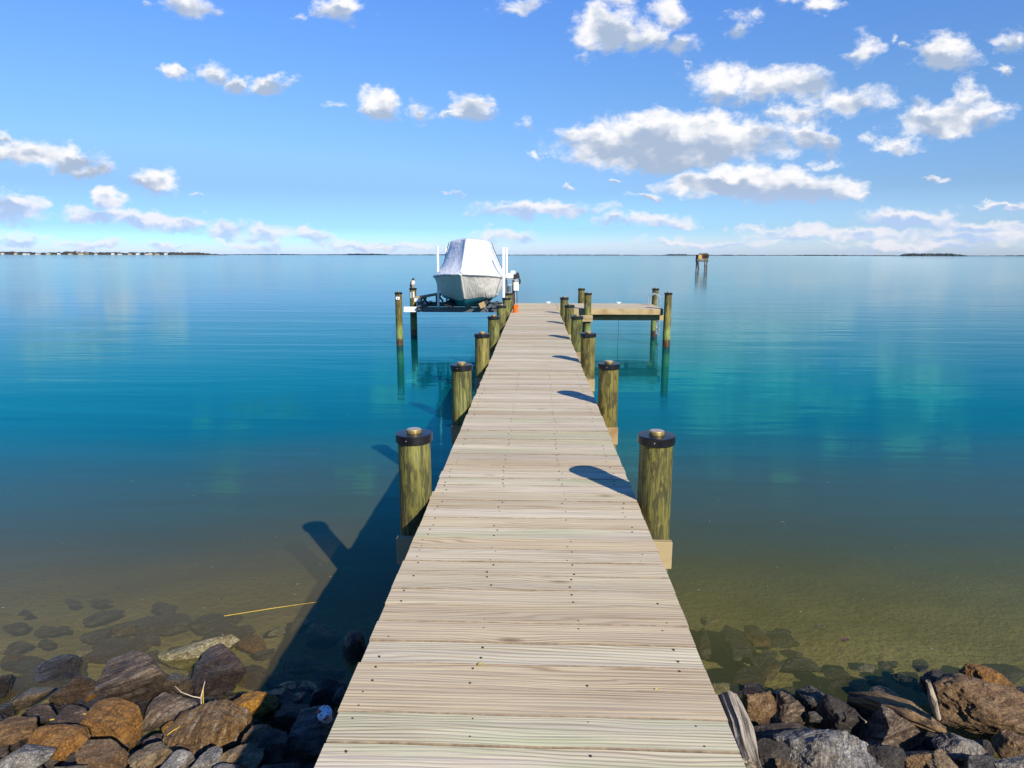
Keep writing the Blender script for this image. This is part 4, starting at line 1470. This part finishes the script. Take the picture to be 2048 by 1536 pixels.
GL_, GR_ = 'boulders on the bank left of the dock', 'boulders on the bank right of the dock'
ROCKS = [
    # left bank: px, py, w, h, material, tilt, label, extra
    (262, 1366, 146, 104, 'rock_grey_brown', 14, 'big striated grey brown boulder half in the water on the left', dict(z=-1.05)),
    (441, 1349, 118, 84, 'rock_purple', -6, 'dark purple brown speckled boulder standing in the shallows', dict(z=-1.06)),
    (402, 1304, 128, 54, 'rock_cream', -8, 'cream and tan wet rock behind the dark speckled boulder', dict(z=-1.10)),
    (357, 1372, 54, 46, 'rock_tan', 10, 'small tan rock between the striated and the speckled boulders', dict()),
    (337, 1418, 118, 70, 'rock_grey_brown', -12, 'flat grey brown boulder in front of the striated one', dict()),
    (232, 1450, 114, 72, 'rock_orange', 6, 'orange brown boulder below the striated boulder', dict()),
    (425, 1462, 148, 90, 'rock_ochre_streaked', 4, 'big ochre boulder with pale streaks, foot of the left bank', dict()),
    (494, 1414, 112, 72, 'rock_gold', -14, 'bright golden rock cut by the dock\'s shadow', dict()),
    (516, 1482, 64, 52, 'rock_brown', -20, 'brown banded rock half in shadow below the golden rock', dict()),
    (346, 1455, 48, 34, 'rock_gold', -25, 'small golden wedge of rock behind the streaked ochre boulder', dict()),
    (296, 1516, 84, 56, 'rock_tan', 0, 'tan angular rock at the left bank\'s lower edge', dict()),
    (352, 1528, 62, 40, 'rock_pale', 0, 'small rounded grey rock between tan and pale rocks', dict()),
    (416, 1519, 72, 48, 'rock_pale', -18, 'light grey speckled rock below the streaked ochre boulder', dict()),
    (487, 1514, 88, 50, 'rock_tan', -12, 'pale banded rock with layered top on the left bank', dict()),
    (447, 1541, 56, 28, 'rock_pale', 0, 'flat pale rock at the picture\'s lower edge', dict()),
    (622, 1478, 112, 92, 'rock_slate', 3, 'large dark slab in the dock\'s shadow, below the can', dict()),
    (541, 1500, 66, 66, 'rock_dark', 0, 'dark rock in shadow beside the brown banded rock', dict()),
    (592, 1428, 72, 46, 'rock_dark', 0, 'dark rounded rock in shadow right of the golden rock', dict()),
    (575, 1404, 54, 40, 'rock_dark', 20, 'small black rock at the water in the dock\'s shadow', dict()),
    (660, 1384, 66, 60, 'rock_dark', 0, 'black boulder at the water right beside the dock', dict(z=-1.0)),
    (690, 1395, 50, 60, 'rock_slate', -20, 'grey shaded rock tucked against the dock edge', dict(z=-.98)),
    (708, 1298, 50, 54, 'rock_dark', 0, 'lone black block standing in water by the dock', dict(z=-1.06)),
    (112, 1352, 122, 66, 'rock_slate', -22, 'long tilted grey rock under the water at left', dict(z=-1.16)),
    (49, 1402, 92, 34, 'rock_tan', -16, 'long tan rock at the waterline, far left', dict(z=-1.03)),
    (137, 1393, 90, 60, 'rock_brown', -10, 'wet brown boulder left of the striated one', dict(z=-1.09)),
    (79, 1428, 64, 42, 'rock_purple', 0, 'small purplish rock under the long tan rock', dict()),
    (182, 1396, 34, 28, 'rock_gold', 0, 'tiny golden rock against the striated boulder', dict(z=-1.04)),
    (146, 1442, 84, 46, 'rock_purple', 6, 'dark brown rock under the yellow straws', dict()),
    (30, 1462, 74, 46, 'rock_brown', 0, 'brown rock at the left edge of the picture', dict()),
    (0, 1385, 46, 60, 'rock_dark', 0, 'dark rock in the shallows cut by the left edge', dict(z=-1.1)),
    (10, 1425, 50, 40, 'rock_slate', 0, 'wet grey rock at the left edge below the dark one', dict(z=-1.06)),
    (120, 1490, 96, 60, 'rock_orange', 8, 'rusty boulder below the straws, lower left', dict()),
    (40, 1520, 100, 64, 'rock_pale', -5, 'pale grey boulder in the lower left corner', dict()),
    (200, 1520, 90, 60, 'rock_brown', 10, 'brown boulder below the orange brown one', dict()),
    (130, 1548, 90, 40, 'rock_tan', 0, 'tan rock on the lower edge, far left', dict()),
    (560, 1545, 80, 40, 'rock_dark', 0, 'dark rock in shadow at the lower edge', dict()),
    (232, 1405, 60, 40, 'rock_brown', 0, 'brown rock wedged under the striated boulder', dict(z=-1.1)),
    (355, 1490, 60, 40, 'rock_brown', 0, 'small brown rock under the streaked ochre boulder', dict(sink=.06)),
    # right bank
    (1512, 1424, 82, 84, 'rock_brown', -12, 'pointed brown striated rock right of the dock', dict()),
    (1575, 1424, 62, 74, 'rock_grey_brown', 18, 'tilted grey brown rock leaning on the pointed brown one', dict()),
    (1630, 1410, 78, 54, 'rock_slate', 12, 'shaded bluish rock at the water behind the pale boulder', dict(z=-1.02)),
    (1634, 1434, 48, 26, 'rock_slate', 8, 'small grey slab below the shaded bluish rock', dict()),
    (1676, 1440, 68, 72, 'rock_dark', 0, 'dark brown rock under the driftwood log\'s broken end', dict()),
    (1800, 1462, 116, 110, 'rock_grey_brown', 10, 'grey topped brown boulder in front of the driftwood log', dict(facets=9)),
    (1890, 1378, 122, 62, 'rock_dark', 12, 'dark rough boulder behind the big brown one', dict(z=-1.0)),
    (1968, 1420, 196, 128, 'rock_brown', 8, 'largest brown boulder, on the right bank', dict(facets=12)),
    (1975, 1372, 130, 70, 'rock_orange', 22, 'rusty brown boulder forming the back of the largest one', dict(z=-1.0)),
    (1650, 1512, 214, 118, 'rock_pale', -10, 'big light grey boulder at the lower edge, right of the dock', dict()),
    (1575, 1472, 130, 52, 'rock_purple', -8, 'flat purplish brown rock behind the light grey boulder', dict()),
    (1931, 1498, 112, 56, 'rock_pale', 12, 'grey rock with blue shaded face below the largest boulder', dict()),
    (2028, 1492, 64, 60, 'rock_brown', -20, 'layered brown rock at the right edge', dict()),
    (1838, 1522, 74, 46, 'rock_brown', -14, 'brown rock below the grey topped boulder', dict()),
    (1886, 1528, 66, 38, 'rock_tan', 0, 'tan rock at the lower edge below the grey one', dict()),
    (2030, 1532, 76, 34, 'rock_pale', 0, 'pale speckled rock in the lower right corner', dict()),
    (1578, 1532, 46, 24, 'rock_tan', 0, 'small tan stone under the light grey boulder', dict()),
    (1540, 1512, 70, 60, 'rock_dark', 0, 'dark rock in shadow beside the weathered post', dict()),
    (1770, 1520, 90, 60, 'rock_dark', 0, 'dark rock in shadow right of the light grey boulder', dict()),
    (1880, 1470, 70, 50, 'rock_dark', 0, 'dark rock in the gap under the largest boulder', dict(sink=.05)),
    (1960, 1530, 70, 40, 'rock_slate', 0, 'shaded slate rock at the lower edge', dict()),
    (1770, 1392, 60, 34, 'rock_dark', 10, 'black jagged rock behind the driftwood log', dict(z=-1.04)),
    (1740, 1425, 60, 50, 'rock_dark', 0, 'black rock under the middle of the driftwood log', dict()),
]
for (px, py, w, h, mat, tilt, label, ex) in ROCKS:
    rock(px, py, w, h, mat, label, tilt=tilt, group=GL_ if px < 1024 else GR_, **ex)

SUBL = [(225, 1300, 112, 48, 'rock_purple'), (302, 1279, 56, 22, 'rock_slate'), (197, 1272, 62, 36, 'rock_dark'), (35, 1256, 40, 20, 'rock_dark'), (35, 1293, 58, 24, 'rock_dark'),
        (91, 1289, 34, 20, 'rock_slate'), (446, 1272, 66, 36, 'rock_dark'), (490, 1260, 36, 24, 'rock_dark'), (505, 1284, 58, 28, 'rock_orange'), (309, 1247, 150, 36, 'rock_dark'), (77, 1336, 120, 34, 'rock_slate'),
        (168, 1306, 30, 30, 'rock_cream'), (527, 1308, 44, 20, 'rock_slate'), (508, 1352, 56, 46, 'rock_purple'), (332, 1219, 52, 24, 'rock_dark'), (210, 1232, 70, 24, 'rock_dark'),
        (430, 1246, 90, 40, 'rock_dark'), (145, 1206, 30, 12, 'rock_dark'), (200, 1205, 50, 14, 'rock_dark'), (48, 1227, 28, 10, 'rock_dark'), (92, 1262, 60, 16, 'rock_dark'), (130, 1260, 34, 14, 'rock_dark'),
        (306, 1310, 40, 24, 'rock_dark'), (355, 1300, 36, 18, 'rock_slate'), (25, 1322, 50, 24, 'rock_brown'), (600, 1330, 90, 40, 'rock_slate'), (650, 1345, 70, 36, 'rock_slate'), (570, 1372, 90, 36, 'rock_slate'), (640, 1272, 80, 40, 'rock_dark'), (610, 1250, 60, 26, 'rock_dark'),
        (555, 1262, 34, 16, 'rock_cream'), (250, 1262, 40, 16, 'rock_brown'), (395, 1285, 30, 14, 'rock_dark')]
SUBR = [(1471, 1277, 70, 40, 'rock_purple'), (1518, 1277, 60, 36, 'rock_brown'), (1562, 1275, 58, 34, 'rock_dark'), (1478, 1304, 62, 40, 'rock_slate'), (1528, 1331, 56, 40, 'rock_grey_brown'), (1501, 1354, 74, 40, 'rock_purple'),
        (1535, 1309, 42, 20, 'rock_dark'), (1585, 1307, 46, 18, 'rock_dark'), (1602, 1331, 88, 30, 'rock_dark'), (1676, 1349, 52, 26, 'rock_purple'), (1733, 1334, 42, 22, 'rock_pale'), (1840, 1332, 34, 24, 'rock_slate'),
        (1810, 1356, 56, 26, 'rock_slate'), (1998, 1347, 90, 46, 'rock_slate'), (1458, 1380, 70, 34, 'rock_cream'), (1404, 1284, 34, 54, 'rock_dark'), (1578, 1388, 60, 26, 'rock_slate'), (1700, 1380, 90, 30, 'rock_dark'),
        (1640, 1255, 26, 12, 'rock_pale'), (1420, 1240, 34, 16, 'rock_cream'), (1780, 1330, 40, 14, 'rock_slate'), (2030, 1385, 50, 24, 'rock_dark')]
wordm = {'rock_purple': 'purplish', 'rock_slate': 'grey', 'rock_dark': 'dark', 'rock_orange': 'rusty', 'rock_cream': 'pale', 'rock_brown': 'brown', 'rock_grey_brown': 'grey brown', 'rock_pale': 'pale'}
for side, lst in (('left', SUBL), ('right', SUBR)):
    for (px, py, w, h, mat) in lst:
        big = 'large' if w > 66 else ('small' if w < 42 else 'middling')
        # the top stays under the water
        zc = -1.17 - 0.02 * max(0, (1330 - py) / 60)
        rock(px, py, w, h, 'rock_slate' if mat == 'rock_dark' else mat, f'{big} {wordm[mat]} stone under the shallow water {side} of the dock', z=zc, tilt=random.uniform(-14, 14),
             group=f'{big} {wordm[mat]} stones under the shallows {side} of the dock', sub=4, cat='submerged rock', name='submerged_rock', deep=1.2)

# rubble filling the bank's gaps, coloured dark to stand for shadow there
GF = 'shadow-dark stones in the gaps of the bank'
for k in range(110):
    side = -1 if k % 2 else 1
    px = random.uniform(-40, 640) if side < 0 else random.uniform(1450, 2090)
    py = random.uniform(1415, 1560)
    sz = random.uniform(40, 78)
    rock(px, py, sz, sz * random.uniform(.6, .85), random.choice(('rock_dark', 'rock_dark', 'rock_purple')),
         f'stone coloured shadow-dark low in the gaps of the bank {"left" if side < 0 else "right"} of the dock', group=GF + (' on the left' if side < 0 else ' on the right'), sink=.10, sub=4, tilt=random.uniform(-20, 20), name='gap_stone', cat='stone')

for k in range(64):
    side = -1 if k % 2 else 1
    px = random.uniform(-20, 640) if side < 0 else random.uniform(1460, 2060)
    py = random.uniform(1372, 1445)
    sz = random.uniform(34, 66)
    rock(px, py, sz, sz * random.uniform(.5, .7), random.choice(('rock_dark', 'rock_purple', 'rock_slate')),
         f'wet dark stone at the waterline among the boulders {"left" if side < 0 else "right"} of the dock', group='wet stones at the waterline ' + ('left' if side < 0 else 'right') + ' of the dock', z=-1.15 + (py - 1372) / 73 * .10, sub=4, tilt=random.uniform(-20, 20), name='wet_stone', cat='stone')

# ------------------------------------------------------------------ driftwood, twigs, straw, litter


def limb(name, pts, rads, mat, label, cat, n=14, rough=.12, seed=0):
    """knobbly wooden limb in local z-up coordinates so that grain runs along it"""
    pts = [Vector(p) for p in pts]
    base = pts[0]
    ax = (pts[-1] - base).normalized()
    q = ax.to_track_quat('Z', 'Y')
    inv = q.inverted()
    loc = [inv @ (p - base) for p in pts]
    # resample
    P2, R2 = [], []
    for i in range(len(loc) - 1):
        for t in np.linspace(0, 1, 9)[: 9 if i == len(loc) - 2 else 8]:
            P2.append(loc[i].lerp(loc[i + 1], t))
            R2.append(rads[i] + (rads[i + 1] - rads[i]) * t)
    vs, fs = [], []
    for i, (p, r_) in enumerate(zip(P2, R2)):
        for k in range(n):
            a_ = 2 * math.pi * k / n
            d = 1 + rough * (noise.noise((math.cos(a_) * 2 + seed, math.sin(a_) * 2, p.z * 3)) + .6 * noise.noise((math.cos(a_) * 5 + seed, math.sin(a_) * 5, p.z * 5)))
            z_ = p.z
            if i in (0, len(P2) - 1):
                z_ += r_ * .35 * noise.noise((a_ * 2, seed, i))
            vs.append((p.x + r_ * d * math.cos(a_), p.y + r_ * d * math.sin(a_), z_))
    for i in range(len(P2) - 1):
        for k in range(n):
            fs.append([i * n + k, i * n + (k + 1) % n, (i + 1) * n + (k + 1) % n, (i + 1) * n + k])
    fs.append(list(range(n))[::-1])
    fs.append([(len(P2) - 1) * n + k for k in range(n)])
    mb = MB()
    mb.add(vs, fs, mat)
    o = mb.build(name, angle=45)
    o.location = base
    o.rotation_mode = 'QUATERNION'
    o.rotation_quaternion = q
    return tag(o, label, cat)


limb('driftwood_post', [at(1499, 1540, -.52), at(1482, 1462, -.52), at(1457, 1400, -.52)], [.052, .05, .044], 'driftwood', 'grey weathered old post with deep grain lying against the dock\'s right edge', 'driftwood', rough=.3, seed=3, n=24)
limb('driftwood_log', [at(1890, 1464, -.78), at(1820, 1428, -.76), at(1752, 1402, -.80), at(1700, 1398, -.86)], [.022, .05, .05, .034], 'driftwood_brown', 'brown split driftwood log lying across the boulders on the right', 'driftwood', rough=.28, seed=9, n=24)
limb('driftwood_stick', [at(1876, 1436, -.72), at(1866, 1400, -.60), at(1856, 1362, -.50)], [.014, .019, .010], 'driftwood', 'short pale stick standing upright against the largest boulder', 'stick', rough=.2, seed=5)
limb('driftwood_splinter', [at(1712, 1424, -.80), at(1722, 1436, -.80), at(1732, 1444, -.8)], [.002, .0035, .006], 'driftwood', 'small pale splinter of wood sticking out left of the log', 'stick', rough=.2, seed=6, n=8)

tw = MB()
A = at(403, 1412, -.84)
tw.tube([A, at(402, 1394, -.78), at(410, 1362, -.72)], [.0035, .003, .0015], 'dry_twig', 6)
tw.tube([at(402, 1396, -.79), at(385, 1393, -.76), at(362, 1384, -.75), at(350, 1372, -.74)], [.003, .0028, .0022, .0012], 'dry_twig', 6)
tw.tube([at(407, 1414, -.84), at(406, 1390, -.77), at(407, 1375, -.74)], [.0022, .002, .001], 'straw', 6)
tag(tw.build('twig'), 'forked bare twig sticking up between the boulders on the left', 'twig')


def straw(p0, p1, r_, label, name='straw', mat='straw'):
    mb = MB()
    p0, p1 = Vector(p0), Vector(p1)
    mid_ = (p0 + p1) / 2 + Vector((0, 0, .003))
    mb.tube([p0, mid_, p1], [r_, r_, r_ * .4], mat, 6)
    return tag(mb.build(name), label, 'straw')


straw(at(448, 1232, WATER + .004), at(640, 1203, WATER + .003), .0021, 'long yellow reed stalk floating on the water left of the dock', 'reed_stalk')
straw(at(100, 1440, -.9), at(197, 1424, -.88), .0028, 'long yellow straw lying over the dark rocks, lower left')
straw(at(150, 1418, -.9), at(192, 1440, -.87), .0024, 'shorter yellow straw crossing the long one, lower left')
straw(at(334, 1470, -.83), at(362, 1452, -.83), .0022, 'thin straw lying on the small golden wedge of rock')

can = thing('drink_can', at(649, 1424, -.70), 'round red, white and pale blue can end between dark rocks by the dock', 'can')
dirc = (CAM - Vector(can.location)).normalized()
can.rotation_mode = 'QUATERNION'
can.rotation_quaternion = (dirc + Vector((0, .0, .5))).normalized().to_track_quat('Z', 'Y')
mb = MB()
mb.lathe([(.030, -.12), (.036, -.112), (.036, -.008), (.031, .0)], (0, 0, 0), 'can_print', 28)
mb.build('body', can, angle=30)
mb = MB()
mb.lathe([(.031, -.002), (.032, .003), (.029, .003), (.027, -.002), (.008, .001)], (0, 0, 0.002), 'can_print', 28)
mb.build('rim', can, angle=30)


def leaf(loc, size, mat, label, name, rz=0.0):
    mb = MB()
    vs, fs = [(0, 0, .001)], []
    n = 14
    for k in range(n):
        a_ = 2 * math.pi * k / n
        r_ = size * (.55 + .45 * abs(math.sin(a_ * 2.5 + .4))) * random.uniform(.8, 1.1)
        vs.append((r_ * math.cos(a_) * 1.3, r_ * math.sin(a_) * .8, .002 + .12 * size * random.random()))
    for k in range(n):
        fs.append([0, 1 + k, 1 + (k + 1) % n])
    mb.add(vs, fs, mat)
    o = mb.build(name, None, loc, angle=80)
    o.rotation_euler = (0, 0, rz)
    return tag(o, label, 'leaf')


leaf(at(1690, 1280, WATER + .003), .028, 'dead_leaf', 'dark purple dead leaf floating on the water right of the dock', 'dead_leaf', .3)
leaf(at(960, 1329, .003), .011, 'yellow_leaf', 'tiny dry yellow leaf lying on the near dock boards', 'dry_leaf', 1.0)
leaf(at(1313, 1379, .003), .006, 'yellow_leaf', 'tiny dry bud lying on the dock boards near the right edge', 'dry_leaf', .4)

# floating specks: bits of bark and foam scattered over the nearshore water
mb = MB()
for k in range(330):
    px, py = random.uniform(0, 2048), random.triangular(700, 1400, 1200)
    if 560 + (1536 - py) * .40 < px < 1500 - (1536 - py) * .36:
        continue
    p = at(px, py, WATER + .002)
    if p.y < 3.3:
        continue
    s_ = random.uniform(.0010, .0032) * (1 + p.y * .07)
    a_ = random.uniform(0, 3.14)
    e = random.uniform(1, 3.5)
    mat = random.choice(('speck', 'speck', 'speck_pale'))
    c_, d_ = math.cos(a_), math.sin(a_)
    vs = [(p.x + s_ * (e * u * c_ - v_ * d_), p.y + s_ * (e * u * d_ + v_ * c_), p.z + s_ * w_) for (u, v_, w_) in ((-1, -.4, 0), (0, -1, 0), (1, -.3, 0), (.8, .6, 0), (-.5, .9, 0), (0, 0, .6))]
    mb.add(vs, [[0, 1, 5], [1, 2, 5], [2, 3, 5], [3, 4, 5], [4, 0, 5]], mat)
tag(mb.build('floating_debris', smooth=False), 'specks of bark and foam floating near the shore', None, None, 'stuff')

# ------------------------------------------------------------------ haze over the bay
m = bpy.data.materials.new('haze')
m.use_nodes = True
M['haze'] = m
nt = NT(m.node_tree)
nt.t.nodes.remove(nt.t.nodes['Principled BSDF'])
outn = [n for n in nt.t.nodes if n.type == 'OUTPUT_MATERIAL'][0]
pv = nt.n('ShaderNodeVolumePrincipled', {'Color': (0.62, 0.80, 1.0, 1), 'Density': 1.5e-5, 'Anisotropy': 0.2})
nt.t.links.new(pv.outputs[0], outn.inputs['Volume'])
mb = MB()
mb.box((0, 3970, 18), (16000, 8060, 46), 'haze')
tag(mb.build('haze', smooth=False), 'thin blue haze over the bay', None, None, 'stuff')

# ------------------------------------------------------------------ render settings
SC.view_settings.view_transform = 'Standard'
SC.view_settings.look = 'None'
SC.view_settings.gamma = 1
SC.view_settings.exposure = EXP
SC.render.engine = 'CYCLES'
cy = SC.cycles
cy.use_denoising = True
try:
    cy.denoiser = 'OPENIMAGEDENOISE'
    cy.denoising_input_passes = 'RGB_ALBEDO_NORMAL'
except Exception:
    pass
cy.max_bounces = 8
cy.transparent_max_bounces = 12
cy.caustics_reflective = False
cy.caustics_refractive = False
